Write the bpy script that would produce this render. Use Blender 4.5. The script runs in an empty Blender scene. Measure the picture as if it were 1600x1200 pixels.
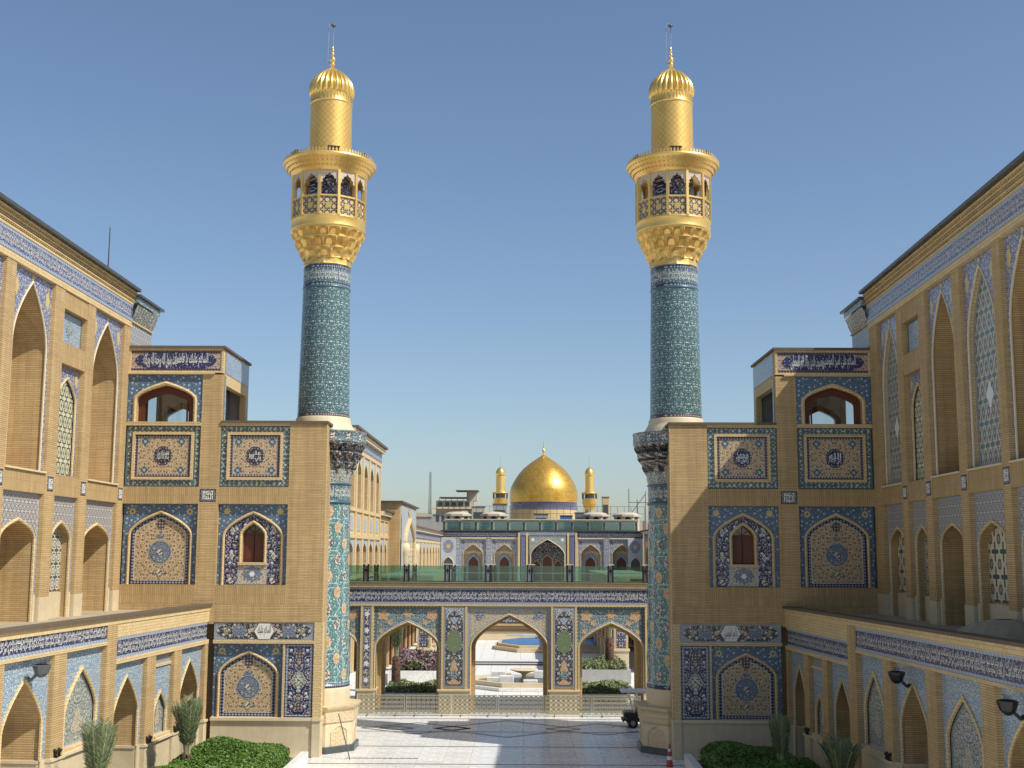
import bpy, bmesh, math, random, unicodedata
from mathutils import Matrix, Vector
random.seed(7)
PI = math.pi
SC = bpy.context.scene
COL = SC.collection

# ------------------------------------------------------------------ camera, sky, sun, exposure
cam = bpy.data.cameras.new('camera')
cam.sensor_width = 36.0
cam.lens = 1900.0 / 1600.0 * 36.0
cam.clip_start, cam.clip_end = 0.5, 6000
camo = bpy.data.objects.new('camera', cam)
COL.objects.link(camo)
camo.matrix_world = (Matrix.Translation((0, 0, 9.4)) @ Matrix.Rotation(math.radians(.45), 4, 'Z')
                     @ Matrix.Rotation(math.radians(97.85), 4, 'X') @ Matrix.Rotation(math.radians(.26), 4, 'Z'))
SC.camera = camo
SUN = Vector((1.0, -.52, 1.28)).normalized()
world = bpy.data.worlds.new('World')
SC.world = world
world.use_nodes = True
wn = world.node_tree
sky = wn.nodes.new('ShaderNodeTexSky')
sky.sky_type = 'NISHITA'
sky.sun_disc = False
sky.sun_elevation = math.asin(SUN.z)
sky.sun_rotation = math.atan2(SUN.x, SUN.y)
sky.altitude = 0
sky.air_density, sky.dust_density, sky.ozone_density = 1.0, 1.05, 2.9
wn.nodes['Background'].inputs['Strength'].default_value = .118
wn.links.new(sky.outputs[0], wn.nodes['Background'].inputs['Color'])
sl = bpy.data.lights.new('sun', 'SUN')
sl.energy = 5.0
sl.angle = math.radians(.5)
sl.color = (1.0, .965, .905)
so = bpy.data.objects.new('sun', sl)
COL.objects.link(so)
so.rotation_euler = SUN.to_track_quat('Z', 'Y').to_euler()
SC.view_settings.view_transform = 'Standard'
SC.view_settings.look = 'None'
SC.view_settings.exposure = .1
SC.view_settings.gamma = 1.0
SC.cycles.max_bounces = 6
SC.cycles.diffuse_bounces = 3
SC.cycles.glossy_bounces = 3
SC.cycles.transparent_max_bounces = 12

# ------------------------------------------------------------------ small node language
def lin(r, g, b):
    f = lambda c: (c / 255 / 12.92) if c <= 10 else ((c / 255 + .055) / 1.055) ** 2.4
    return (f(r), f(g), f(b), 1)
NT = None
class S:
    def __init__(s, k): s.k = k
    def __add__(s, o): return mth('ADD', s, o)
    def __radd__(s, o): return mth('ADD', o, s)
    def __sub__(s, o): return mth('SUBTRACT', s, o)
    def __rsub__(s, o): return mth('SUBTRACT', o, s)
    def __mul__(s, o): return mth('MULTIPLY', s, o)
    def __rmul__(s, o): return mth('MULTIPLY', o, s)
    def __truediv__(s, o): return mth('DIVIDE', s, o)
    def __lt__(s, o): return mth('LESS_THAN', s, o)
    def __gt__(s, o): return mth('GREATER_THAN', s, o)
def put(inp, v):
    if isinstance(v, S): NT.links.new(v.k, inp)
    else: inp.default_value = v
def mth(op, *a):
    n = NT.nodes.new('ShaderNodeMath')
    n.operation = op
    for i, v in enumerate(a): put(n.inputs[i], v)
    return S(n.outputs[0])
def ab(a): return mth('ABSOLUTE', a)
def fr(a): return mth('FRACT', a)
def mx(a, b): return mth('MAXIMUM', a, b)
def mn(a, b): return mth('MINIMUM', a, b)
def mix(f, a, b):
    n = NT.nodes.new('ShaderNodeMix')
    n.data_type = 'RGBA'
    put(n.inputs[0], f); put(n.inputs[6], a); put(n.inputs[7], b)
    return S(n.outputs[2])
def vec(x, y, z=0.0):
    n = NT.nodes.new('ShaderNodeCombineXYZ')
    put(n.inputs[0], x); put(n.inputs[1], y); put(n.inputs[2], z)
    return S(n.outputs[0])
def sep(v):
    n = NT.nodes.new('ShaderNodeSeparateXYZ')
    put(n.inputs[0], v)
    return [S(o) for o in n.outputs]
def coords(kind='Object'):
    n = NT.nodes.new('ShaderNodeTexCoord')
    return sep(S(n.outputs[kind]))
def voro(v, scale=1.0, rnd=1.0):
    n = NT.nodes.new('ShaderNodeTexVoronoi')
    n.voronoi_dimensions = '2D'
    put(n.inputs['Vector'], v); put(n.inputs['Scale'], scale); put(n.inputs['Randomness'], rnd)
    return S(n.outputs['Distance']), S(n.outputs['Color']), S(n.outputs['Position'])
def noise(v, scale=1.0, detail=3.0, rough=.5):
    n = NT.nodes.new('ShaderNodeTexNoise')
    put(n.inputs['Vector'], v); put(n.inputs['Scale'], scale)
    put(n.inputs['Detail'], detail); put(n.inputs['Roughness'], rough)
    return S(n.outputs['Fac'])
def objvec():
    n = NT.nodes.new('ShaderNodeTexCoord')
    return S(n.outputs['Object'])
def rndobj():
    n = NT.nodes.new('ShaderNodeObjectInfo')
    return S(n.outputs['Random'])
MATS = {}
def material(name, fn, rough=.5, metal=0.0, bump=None, spec=.5):
    global NT
    m = bpy.data.materials.new(name)
    m.use_nodes = True
    NT = m.node_tree
    b = NT.nodes['Principled BSDF']
    c = fn() if callable(fn) else fn
    put(b.inputs['Base Color'], c)
    put(b.inputs['Roughness'], rough() if callable(rough) else rough)
    b.inputs['Metallic'].default_value = metal
    b.inputs['Specular IOR Level'].default_value = spec
    if bump:
        h, st, di = bump
        n = NT.nodes.new('ShaderNodeBump')
        n.inputs['Strength'].default_value = st
        n.inputs['Distance'].default_value = di
        put(n.inputs['Height'], h())
        NT.links.new(n.outputs[0], b.inputs['Normal'])
    MATS[name] = m
    return m

def stain(c, amt=.25, sc=.35):
    f = noise(objvec(), sc, 5.0, .65)
    g = noise(objvec(), sc * 9, 4.0, .6)
    d = mn(mx((f - .35) * 2.2, 0.0), 1.0)
    x_, y_, z_ = coords()
    st = noise(vec((x_ + y_) * 2.2, z_ * .16), 1.0, 4.0, .6)
    k = 1.0 - amt + amt * (d * .55 + g * .45 + mn(mx((st - .38) * 1.6, 0.0), .4))
    n = NT.nodes.new('ShaderNodeVectorMath')
    n.operation = 'SCALE'
    put(n.inputs[0], c); put(n.inputs['Scale'], k)
    return S(n.outputs[0])
def brickcol(c1, c2, mortar, w, h, vert=False, ms=.011):
    x, y, z = coords()
    u = x + y
    n = NT.nodes.new('ShaderNodeTexBrick')
    put(n.inputs['Vector'], vec(z, u) if vert else vec(u, z))
    n.inputs['Color1'].default_value = c1
    n.inputs['Color2'].default_value = c2
    n.inputs['Mortar'].default_value = mortar
    n.inputs['Scale'].default_value = 1.0
    n.inputs['Mortar Size'].default_value = ms
    n.inputs['Mortar Smooth'].default_value = .2
    n.inputs['Brick Width'].default_value = w
    n.inputs['Row Height'].default_value = h
    return S(n.outputs['Color']), S(n.outputs['Fac'])
B1, B2, MO = lin(206, 176, 125), lin(192, 160, 109), lin(156, 126, 84)
def bump_brick(vert):
    def f():
        c, k = brickcol(B1, B2, MO, .7, .075, vert)
        return 1.0 - k
    return f
material('brick', lambda: stain(brickcol(B1, B2, MO, .7, .075)[0], .42), .85, bump=(bump_brick(False), .5, .02))
material('brick_upright', lambda: stain(brickcol(lin(198, 168, 117), lin(184, 152, 102), MO, .8, .09, True)[0], .42), .85, bump=(bump_brick(True), .5, .02))
material('brick_trim', lambda: stain(brickcol(lin(214, 189, 141), lin(203, 176, 126), lin(174, 146, 101), .3, .12)[0], .18), .8)
material('limestone', lambda: stain(mix(noise(objvec(), 3.0, 5.0), lin(196, 178, 142), lin(216, 200, 166)), .22, .6), .6)
material('cream_stone', lambda: stain(mix(noise(objvec(), 5.0, 5.0), lin(206, 186, 148), lin(220, 204, 170)), .18, .6), .6)
def carved():
    x, y, z = coords()
    d, c, p = voro(vec(x + y, z), 7.0, .8)
    return stain(mix(mx(0.0, 1.0 - d * 1.6), lin(198, 176, 136), lin(216, 196, 156)), .15, .6)
material('carved_stone', carved, .6, bump=(lambda: voro(vec(coords()[0] + coords()[1], coords()[2]), 7.0, .8)[0], .8, .03))
material('dark_stone', lambda: stain(mix(noise(objvec(), 8.0, 4.0), lin(58, 66, 66), lin(84, 92, 90)), .2), .3)
material('coping', lambda: stain(mix(noise(objvec(), 4.0, 4.0), lin(84, 70, 54), lin(112, 96, 78)), .2), .7)
material('roof_metal', lambda: mix(noise(objvec(), 2.0, 4.0), lin(58, 58, 54), lin(82, 82, 78)), .45)
material('roof_deck', lambda: stain(mix(noise(objvec(), 6.0, 5.0), lin(150, 138, 114), lin(182, 168, 140)), .3), .9)
material('wood', lambda: mix(noise(vec(coords()[0] * 12.0, coords()[2]), 2.0, 4.0), lin(70, 30, 16), lin(106, 52, 26)), .45)
material('dark_interior', lin(46, 38, 30), .9)
material('white_tile', lin(214, 212, 202), .35)
material('black_metal', lin(24, 25, 26), .4)
material('pale_tile_line', lambda: mix(fr((coords()[0] + coords()[1] + coords()[2]) * 4.0) > .5, lin(158, 166, 176), lin(134, 144, 158)), .4)
material('teal_line', lin(62, 96, 104), .35)

# --- glazed tile: symmetric scrolls, leaves and flowers
def arab(u, v, base, vine, leaf, f1, f2, s=.24, w=.1, fr_=.26, fold=True, lf=.2):
    if fold: u = ab(u)
    p = vec(u / s, v / s)
    d, c, pos = voro(p, 1.0, .72)
    px, py, _ = sep(p); qx, qy, _ = sep(pos)
    an = mth('ARCTAN2', py - qy, px - qx)
    col = base
    sp = fr(d * 2.1 + an / (2 * PI))
    col = mix((ab(sp - .5) < w) * (d > .12), col, vine)
    d2, c2, _ = voro(p, 2.6, .9)
    k2 = sep(c2)[0]
    col = mix((d2 < lf) * (k2 > .35), col, leaf)
    pet = fr_ * (.78 + .22 * mth('COSINE', an * 5.0))
    k = sep(c)[0]
    col = mix(d < pet, col, mix(k > .5, f1, f2))
    col = mix(d < fr_ * .34, col, leaf)
    return col
def arabmat(name, base, vine, leaf, f1, f2, cyl=None, rough=.32, **kw):
    def f():
        x, y, z = coords()
        if cyl: u = mth('ARCTAN2', y, x) * cyl
        else: u = x + y
        c = arab(u, z, base, vine, leaf, f1, f2, **kw)
        jt = mn(fr(u * 4.0), fr(z * 4.0)) < .035
        return stain(mix(jt * .3, c, L(70, 66, 62)), .14, .8)
    return material(name, f, rough)
def L(r, g, b, k=.33):
    m = .3 * r + .55 * g + .15 * b
    return lin(r + (m - r) * k, g + (m - g) * k, b + (m - b) * k)
arabmat('tile_blue', L(66, 100, 136), L(104, 138, 164), L(150, 178, 190), L(196, 204, 196), L(190, 170, 88), s=.26, w=.06, fr_=.2, lf=.15)
arabmat('tile_navy', L(38, 44, 92), L(120, 124, 164), L(190, 190, 200), L(208, 206, 200), L(188, 160, 90), s=.26, w=.11)
arabmat('tile_navy_deep', L(30, 32, 78), L(132, 132, 164), L(200, 196, 190), L(206, 202, 192), L(176, 128, 96), s=.3, w=.1)
arabmat('tile_violet', L(84, 88, 138), L(162, 166, 186), L(196, 196, 196), L(186, 186, 190), L(186, 168, 106), s=.22, w=.12, lf=.22)
arabmat('tile_beige', L(202, 176, 134, .1), L(140, 110, 86, .1), L(112, 78, 64, .1), L(84, 58, 60), L(110, 106, 78), s=.2, w=.12, fr_=.25, lf=.2)
arabmat('tile_beige_fine', L(206, 186, 146), L(120, 104, 84), L(96, 78, 70), L(96, 84, 108), L(140, 112, 76), s=.17, w=.09, fr_=.2, lf=.15)
arabmat('tile_rose', L(200, 164, 136), L(128, 86, 74), L(92, 58, 60), L(206, 186, 150), L(98, 84, 96), s=.18, w=.1, fr_=.24, lf=.16)
arabmat('tile_azure', L(92, 132, 164, .12), L(172, 188, 190), L(198, 202, 188), L(206, 196, 150), L(176, 136, 132), s=.17, w=.12, lf=.26)
arabmat('tile_mauve', L(118, 124, 146), L(166, 170, 178), L(190, 188, 182), L(186, 180, 160), L(96, 104, 130), s=.4, w=.12)
arabmat('tile_pale', L(160, 176, 186), L(196, 200, 196), L(206, 202, 186), L(206, 196, 160), L(140, 150, 180), s=.3, w=.12, lf=.24)
arabmat('tile_teal_scroll', L(70, 112, 120), L(160, 182, 178), L(190, 192, 178), L(190, 140, 96), L(200, 162, 118), s=.28, w=.09, fr_=.22)
arabmat('tile_dark_floral', L(40, 46, 56), L(110, 122, 118), L(196, 186, 170), L(206, 192, 178), L(176, 128, 112), s=.26, w=.08, fr_=.3)
arabmat('tile_grey_floral', L(86, 100, 98), L(190, 194, 176), L(206, 200, 176), L(202, 200, 180), L(150, 152, 92), s=.2, w=.13, lf=.25)
arabmat('tile_green', L(92, 116, 60), L(128, 146, 88), L(166, 170, 116), L(60, 90, 48), L(70, 100, 50), s=.12, w=.12)
arabmat('tile_rosette', L(72, 96, 132), L(150, 162, 170), L(196, 184, 150), L(180, 170, 140), L(44, 50, 84), s=.16, w=.12)
material('ochre_tile', lambda: mix(noise(objvec(), 9.0), L(196, 158, 66), L(216, 186, 96)), .35)
material('olive_tile', lambda: mix(voro(vec(coords()[0], coords()[2]), 14.0)[0] > .38, L(96, 104, 62), L(178, 164, 112)), .35)
material('orange_tile', lambda: mix(voro(vec(coords()[0] + coords()[1], coords()[2]), 9.0)[0] > .4, L(186, 132, 80), L(208, 166, 106)), .3)
material('pale_flower2', lambda: mix(voro(vec(coords()[0], coords()[2]), 10.0)[0] > .3, L(206, 206, 196), L(120, 126, 130)), .3)
material('ochre_orange', lambda: mix(voro(vec(coords()[0] + coords()[1], coords()[2]), 12.0)[0] > .42, L(180, 138, 92), L(206, 182, 138)), .3)
arabmat('tile_collar', L(64, 92, 104), L(130, 150, 148), L(196, 200, 190), L(206, 206, 196), L(60, 66, 100), s=.16, w=.1, cyl=2.1)
material('pale_flower', lambda: mix(voro(vec(coords()[0] + coords()[1], coords()[2]), 9.0)[0] > .45, L(208, 188, 150), L(70, 80, 116)), .3)
def border(u, v, base, a, b, s=.3):
    q = ab(fr(u / s) - .5) * 2.0
    w = ab(fr(v / s) - .5) * 2.0
    c = mix((q + w) < .75, base, a)
    return mix((q + w) < .38, c, b)
def bordermat(name, base, a, b, s):
    material(name, lambda: stain(border(coords()[0] + coords()[1], coords()[2], base, a, b, s), .12), .32)
bordermat('border_teal', L(80, 108, 112), L(100, 128, 104), L(186, 190, 160), .21)
bordermat('border_plum', L(84, 62, 72), L(150, 128, 118), L(206, 190, 160), .14)
bordermat('border_rose', L(196, 170, 142), L(226, 208, 178), L(120, 96, 96), .15)
bordermat('border_navy', L(40, 46, 88), L(180, 182, 182), L(92, 92, 134), .15)
bordermat('border_grey', L(150, 156, 160), L(60, 70, 104), L(206, 206, 196), .16)
def girih(name, base, line, star, dot, s=.5, w=.06, fill=None, vs=1.0):
    def f():
        x, y, z = coords()
        a = ab(fr((x + y) / s) - .5); b = ab(fr(z / (s * vs)) - .5)
        c = base
        if fill: c = mix(mx(a, b) < .3, c, fill)
        c = mix(ab(a + b - .5) < w, c, line)
        c = mix(ab(mx(a, b) - .36) < w * .8, c, line)
        c = mix(mn(mx(a, b) - .19, (a + b) * .72 - .19) < 0.0, c, star)
        c = mix((a + b) < .14, c, dot)
        return stain(c, .12, .8)
    material(name, f, .4)
girih('lattice_grey', L(186, 180, 164), L(96, 92, 104), L(120, 108, 120), L(214, 206, 186), .36, .05)
girih('lattice_screen', L(206, 196, 148), L(56, 72, 72), L(176, 176, 120), L(80, 120, 120), .52, .05, vs=1.25)
girih('lattice_white', L(70, 82, 84), L(206, 196, 160), L(216, 208, 180), L(120, 130, 140), .55, .05)
girih('lattice_teal', L(92, 112, 118), L(186, 184, 156), L(72, 100, 116), L(160, 176, 176), .5, .05, L(176, 130, 84), 1.6)
girih('lattice_knot', L(58, 78, 86), L(214, 200, 152), L(70, 104, 112), L(206, 130, 90), .8, .06, L(210, 194, 140), 1.1)
girih('lattice_gold', L(196, 160, 96), L(58, 52, 60), L(206, 172, 104), L(214, 180, 110), .34, .07)
girih('lattice_yellow', L(214, 204, 170), L(178, 160, 96), L(206, 196, 150), L(128, 150, 160), 1.6, .06)
# minaret skins, mapped around the shaft
def shaft_tile():
    x, y, z = coords()
    an = mth('ARCTAN2', y, x)
    u = ab(fr(an * (8 / (2 * PI))) - .5) * 1.0
    v = z / 1.02
    p = vec(u * 4.0, fr(v) * 4.0)
    a = ab(u - .25) * 2.0; b = ab(fr(v) - .5)
    col = L(62, 98, 102, .2)
    d, c, pos = voro(p, 1.0, .8)
    qx, qy, _ = sep(p); rx, ry, _ = sep(pos)
    sp = fr(d * 2.2 + mth('ARCTAN2', qy - ry, qx - rx) / (2 * PI))
    col = mix(ab(sp - .5) < .05, col, L(96, 128, 124))
    col = mix(ab(a + b - .5) < .016, col, L(132, 136, 106))
    col = mix(ab(a * .7 + ab(b - .25) * 1.2 - .2) < .012, col, L(120, 130, 106))
    d2, c2, _ = voro(p, 2.2, .7)
    col = mix((d2 < .17) * (sep(c2)[0] > .45), col, L(184, 204, 198))
    col = mix(d < .1, col, L(214, 224, 214))
    return col
material('tile_shaft', shaft_tile, .24, bump=(lambda: noise(objvec(), 7.0, 3.0), .25, .02))
def col_tile():
    x, y, z = coords()
    an = mth('ARCTAN2', y, x)
    u = an * (10 / (2 * PI)); v = z / 1.55
    a = ab(fr(u) - .5); b = ab(fr(v) - .5)
    base = L(72, 116, 122, .25)
    c = arab(u * 1.0, z, base, L(120, 176, 168), L(206, 206, 160), L(196, 186, 110), L(176, 196, 180), s=.3, w=.07, fr_=.17, lf=.13, fold=False)
    wv = a + .12 * mth('SINE', v * (4 * PI))
    c = mix(ab(wv - .3) < .016, c, L(176, 200, 192))
    c = mix(ab(mx(a * 1.4, b) - .43) < .011, c, L(160, 190, 184))
    return c
material('tile_column', col_tile, .24, bump=(lambda: noise(objvec(), 7.0, 3.0), .25, .02))
def script_ground(base, vine, dot):
    def f():
        x, y, z = coords()
        u = x + y
        d, c, pos = voro(vec(u, z), 6.0, .8)
        sp = ab(fr(d * 2.4) - .5)
        col = mix(sp < .09, base, vine)
        return mix(d < .14, col, dot)
    return f
material('script_navy', script_ground(L(38, 40, 88), L(78, 82, 128), L(150, 156, 186)), .32)
material('script_violet', script_ground(L(74, 78, 126), L(128, 132, 166), L(186, 186, 190)), .32)
material('script_teal', script_ground(L(58, 92, 104), L(110, 142, 142), L(176, 190, 180)), .32)
material('script_ink', script_ground(L(38, 38, 52), L(92, 88, 92), L(150, 144, 140)), .32)
def goldcol():
    x, y, z = coords()
    an = mth('ARCTAN2', y, x) * 1.1
    a = ab(fr((an + z) * 3.2) - .5); b = ab(fr((an - z) * 3.2) - .5)
    g = noise(objvec(), 2.0, 4.0)
    c = mix(g, lin(206, 164, 84), lin(228, 190, 108))
    return mix(mn(a, b) < .035, c, L(168, 128, 58))
material('gold_shaft', goldcol, .45, .55)
material('gold', lambda: mix(noise(objvec(), 3.0, 4.0), lin(220, 178, 98), lin(236, 200, 122)), .38, .66, bump=(lambda: voro(vec(coords()[0] + coords()[1], coords()[2]), 4.0)[0], .12, .03))
material('gold_bright', lambda: mix(noise(objvec(), 3.0, 4.0), lin(226, 182, 94), lin(240, 204, 118)), .28, .72)
def domecol():
    x, y, z = coords()
    an = mth('ARCTAN2', y, x)
    n = NT.nodes.new('ShaderNodeTexBrick')
    put(n.inputs['Vector'], vec(an * 7.5, z))
    n.inputs['Color1'].default_value = lin(216, 164, 66); n.inputs['Color2'].default_value = lin(230, 184, 88)
    n.inputs['Mortar'].default_value = L(180, 130, 46)
    n.inputs['Scale'].default_value = 1.0; n.inputs['Mortar Size'].default_value = .02
    n.inputs['Brick Width'].default_value = .7; n.inputs['Row Height'].default_value = .5
    return stain(S(n.outputs['Color']), .25, .5)
material('gold_dome', domecol, lambda: .26 + noise(objvec(), 1.2, 4.0) * .16, .66, bump=(lambda: voro(vec(mth('ARCTAN2', coords()[1], coords()[0]) * 7.5, coords()[2]), 1.6, .5)[0], .1, .06))
# ground and others
def marble():
    x, y, z = coords()
    g = noise(objvec(), .5, 6.0, .6)
    v = noise(objvec(), 2.6, 5.0, .7)
    c = mix(g, lin(226, 223, 214), lin(242, 240, 233))
    c = mix((ab(v - .5) < .02) * .5, c, L(170, 168, 164))
    return c
def slabcol():
    c = marble()
    n = NT.nodes.new('ShaderNodeVectorMath'); n.operation = 'SCALE'
    put(n.inputs[0], c); put(n.inputs['Scale'], .9 + rndobj() * .1)
    return S(n.outputs[0])
material('marble_slab', slabcol, lambda: .16 + noise(objvec(), 1.5, 4.0) * .2)
def court():
    x, y, z = coords()
    a = mn(fr(x / 1.2), fr(y / 1.2))
    return mix(a < .02, marble(), L(150, 146, 140))
material('marble_court', court, .4)
material('white_marble', lambda: stain(marble(), .12), .35)
material('joint_grout', lambda: mix(noise(objvec(), 6.0), L(150, 146, 140), L(172, 168, 160)), .5)
material('joint_strip', lambda: mix(noise(objvec(), 6.0), L(70, 66, 64), L(92, 88, 86)), .35)
material('brown_strip', lambda: mix(noise(objvec(), 6.0), L(138, 116, 104), L(158, 138, 124)), .35)
material('earth', lambda: mix(noise(objvec(), 5.0, 5.0), L(104, 84, 62), L(138, 116, 88)), .95)
def leafcol(a, b):
    return lambda: mix(noise(objvec(), 9.0, 3.0), a, b)
material('hedge_leaf', leafcol(lin(48, 76, 26), lin(112, 146, 56)), .55)
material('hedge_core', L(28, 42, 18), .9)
material('frond', leafcol(lin(70, 88, 54), lin(128, 140, 98)), .5)
material('frond_stem', leafcol(L(140, 136, 84), L(176, 166, 112)), .6)
material('palm_bark', lambda: mix(voro(vec(coords()[0] + coords()[1], coords()[2]), 6.0)[0], L(112, 66, 42), L(60, 40, 28)), .9)
material('purple_bloom', leafcol(L(128, 66, 110), L(176, 110, 150)), .6)
material('bed_leaf', leafcol(L(70, 96, 36), L(150, 160, 84)), .6)
material('fence_metal', lambda: mix(noise(objvec(), 3.0), L(168, 156, 118), L(186, 174, 136)), .45, .3)
material('steel', L(150, 152, 154), .35, .8)
material('lamp_grey', lambda: mix(noise(objvec(), 5.0), L(64, 66, 66), L(96, 98, 96)), .4)
material('cone_red', L(206, 44, 30), .45)
material('cone_white', L(226, 224, 216), .45)
material('rubber', L(22, 22, 23), .7)
material('cart_body', L(34, 32, 32), .3)
material('cart_roof', L(214, 212, 204), .4)
material('seat_vinyl', L(196, 176, 146), .5)
material('plaster', lambda: stain(mix(noise(objvec(), 3.0), L(186, 168, 136), L(204, 188, 156)), .2), .8)
material('plaster_grey', lambda: stain(mix(noise(objvec(), 3.0), L(150, 148, 142), L(176, 174, 166)), .25), .8)
material('water_blue', L(34, 104, 186), .08)
material('pool_liner', L(40, 118, 200), .3)
def glassmat(name, tint, fac):
    global NT
    m = bpy.data.materials.new(name); m.use_nodes = True; NT = m.node_tree
    NT.nodes.remove(NT.nodes['Principled BSDF'])
    t = NT.nodes.new('ShaderNodeBsdfTransparent'); t.inputs[0].default_value = tint
    g = NT.nodes.new('ShaderNodeBsdfGlossy'); g.inputs['Roughness'].default_value = .03
    k = NT.nodes.new('ShaderNodeMixShader'); k.inputs[0].default_value = fac
    NT.links.new(t.outputs[0], k.inputs[1]); NT.links.new(g.outputs[0], k.inputs[2])
    NT.links.new(k.outputs[0], NT.nodes['Material Output'].inputs[0])
    MATS[name] = m
glassmat('green_glass', (.77, .93, .885, 1), .13)
glassmat('window_glass', (.72, .76, .76, 1), .12)

# ------------------------------------------------------------------ mesh building
class MB:
    def __init__(s): s.v, s.f = [], []
    def poly(s, pts):
        b = len(s.v); s.v += [tuple(p) for p in pts]; s.f.append(tuple(range(b, b + len(pts))))
        return s
    def box(s, x0, x1, y0, y1, z0, z1):
        if x0 > x1: x0, x1 = x1, x0
        b = len(s.v)
        s.v += [(x, y, z) for z in (z0, z1) for x, y in ((x0, y0), (x1, y0), (x1, y1), (x0, y1))]
        s.f += [tuple(b + i for i in q) for q in ((3, 2, 1, 0), (4, 5, 6, 7), (0, 1, 5, 4), (1, 2, 6, 5), (2, 3, 7, 6), (3, 0, 4, 7))]
        return s
    def prism(s, pts, y0, y1):                    # polygon in x,z pushed from y0 back to y1
        n = len(pts); b = len(s.v)
        s.v += [(x, y0, z) for x, z in pts] + [(x, y1, z) for x, z in pts]
        s.f.append(tuple(range(b, b + n))); s.f.append(tuple(range(b + 2 * n - 1, b + n - 1, -1)))
        s.f += [(b + i, b + n + i, b + n + (i + 1) % n, b + (i + 1) % n) for i in range(n)]
        return s
    def vprism(s, pts, z0, z1):                   # polygon in x,y pushed from z0 up to z1
        n = len(pts); b = len(s.v)
        s.v += [(x, y, z0) for x, y in pts] + [(x, y, z1) for x, y in pts]
        s.f.append(tuple(range(b + n - 1, b - 1, -1))); s.f.append(tuple(range(b + n, b + 2 * n)))
        s.f += [(b + i, b + (i + 1) % n, b + n + (i + 1) % n, b + n + i) for i in range(n)]
        return s
    def strip(s, A, B, closed=False):
        n = len(A); b = len(s.v); s.v += [tuple(p) for p in A] + [tuple(p) for p in B]
        for i in range(n if closed else n - 1):
            j = (i + 1) % n
            s.f.append((b + i, b + j, b + n + j, b + n + i))
        return s
    def lathe(s, prof, n=32, c=(0, 0), ribs=0, amp=0.0, ph=0.0):
        b = len(s.v)
        for r, z in prof:
            for i in range(n):
                a = 2 * PI * i / n + ph
                k = r * (1 + (amp * abs(math.sin(a * ribs / 2)) if ribs else 0))
                s.v.append((c[0] + k * math.cos(a), c[1] + k * math.sin(a), z))
        for j in range(len(prof) - 1):
            for i in range(n):
                k = (i + 1) % n
                s.f.append((b + j * n + i, b + j * n + k, b + (j + 1) * n + k, b + (j + 1) * n + i))
        return s
    def tube(s, p, q, r, r2=None, n=8):
        p, q = Vector(p), Vector(q); d = (q - p).normalized()
        a = d.orthogonal().normalized(); e = d.cross(a); r2 = r if r2 is None else r2
        A = [p + (a * math.cos(t) + e * math.sin(t)) * r for t in (2 * PI * i / n for i in range(n))]
        B = [q + (a * math.cos(t) + e * math.sin(t)) * r2 for t in (2 * PI * i / n for i in range(n))]
        s.strip(A, B, True); s.poly(A[::-1]); s.poly(B)
        return s
    def mesh(s, name, mat, o=(0, 0, 0), smooth=False):
        me = bpy.data.meshes.new(name)
        me.from_pydata([(x - o[0], y - o[1], z - o[2]) for x, y, z in s.v], [], s.f)
        for m in (mat if isinstance(mat, (list, tuple)) else [mat]): me.materials.append(MATS[m])
        if smooth: me.polygons.foreach_set('use_smooth', [True] * len(me.polygons))
        me.update()
        return me
    def build(s, name, mat, parent=None, o=(0, 0, 0), smooth=False):
        return link(name, s.mesh(name, mat, o, smooth), parent, o)
def link(name, me, parent=None, loc=(0, 0, 0), rz=0.0):
    ob = bpy.data.objects.new(name, me)
    COL.objects.link(ob)
    ob.location = loc
    if rz: ob.rotation_euler.z = rz
    if parent: ob.parent = parent
    return ob
def tag(o, label, cat, group=None):
    o['label'] = label; o['category'] = cat
    if group: o['group'] = group
    return o
def thing(name, label, cat, loc=(0, 0, 0), rz=0.0, group=None):
    o = bpy.data.objects.new(name, None)
    COL.objects.link(o)
    o.location = loc; o.rotation_euler.z = rz
    o.empty_display_size = .3
    return tag(o, label, cat, group)
def stuff(o): o['kind'] = 'stuff'; return o
def box(p, name, mat, x0, x1, y0, y1, z0, z1):
    x0, x1 = min(x0, x1), max(x0, x1)
    return MB().box(x0, x1, y0, y1, z0, z1).build(name, mat, p, ((x0 + x1) / 2, y0, (z0 + z1) / 2))

# ---- arches: from left spring over the apex to the right spring
def arch(cx, a, zs, h, n=11, q=.55):
    t = [(1 - (1 - i / n) ** 2 if False else (i / n)) for i in range(n + 1)]
    left = [(cx - a * (1 - k * k), zs + h * (k * k) ** q) for k in t]
    return left + [(2 * cx - x, z) for x, z in left[-2::-1]]
def archpath(cx, a, zs, h, zb, q=.55): return [(cx - a, zb)] + arch(cx, a, zs, h, q=q) + [(cx + a, zb)]
def spandrel(p, name, mat, x0, x1, z0, z1, A, y0, y1=None, q=.55):
    cx, a, zs, h = A
    pts = [(x0, z0), (cx - a, z0)] + arch(cx, a, zs, h, q=q) + [(cx + a, z0), (x1, z0), (x1, z1), (x0, z1)]
    m = MB()
    if y1 is None: m.poly([(x, y0, z) for x, z in pts])
    else: m.prism(pts, y0, y1)
    return m.build(name, mat, p, (cx, y0, z1))
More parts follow.
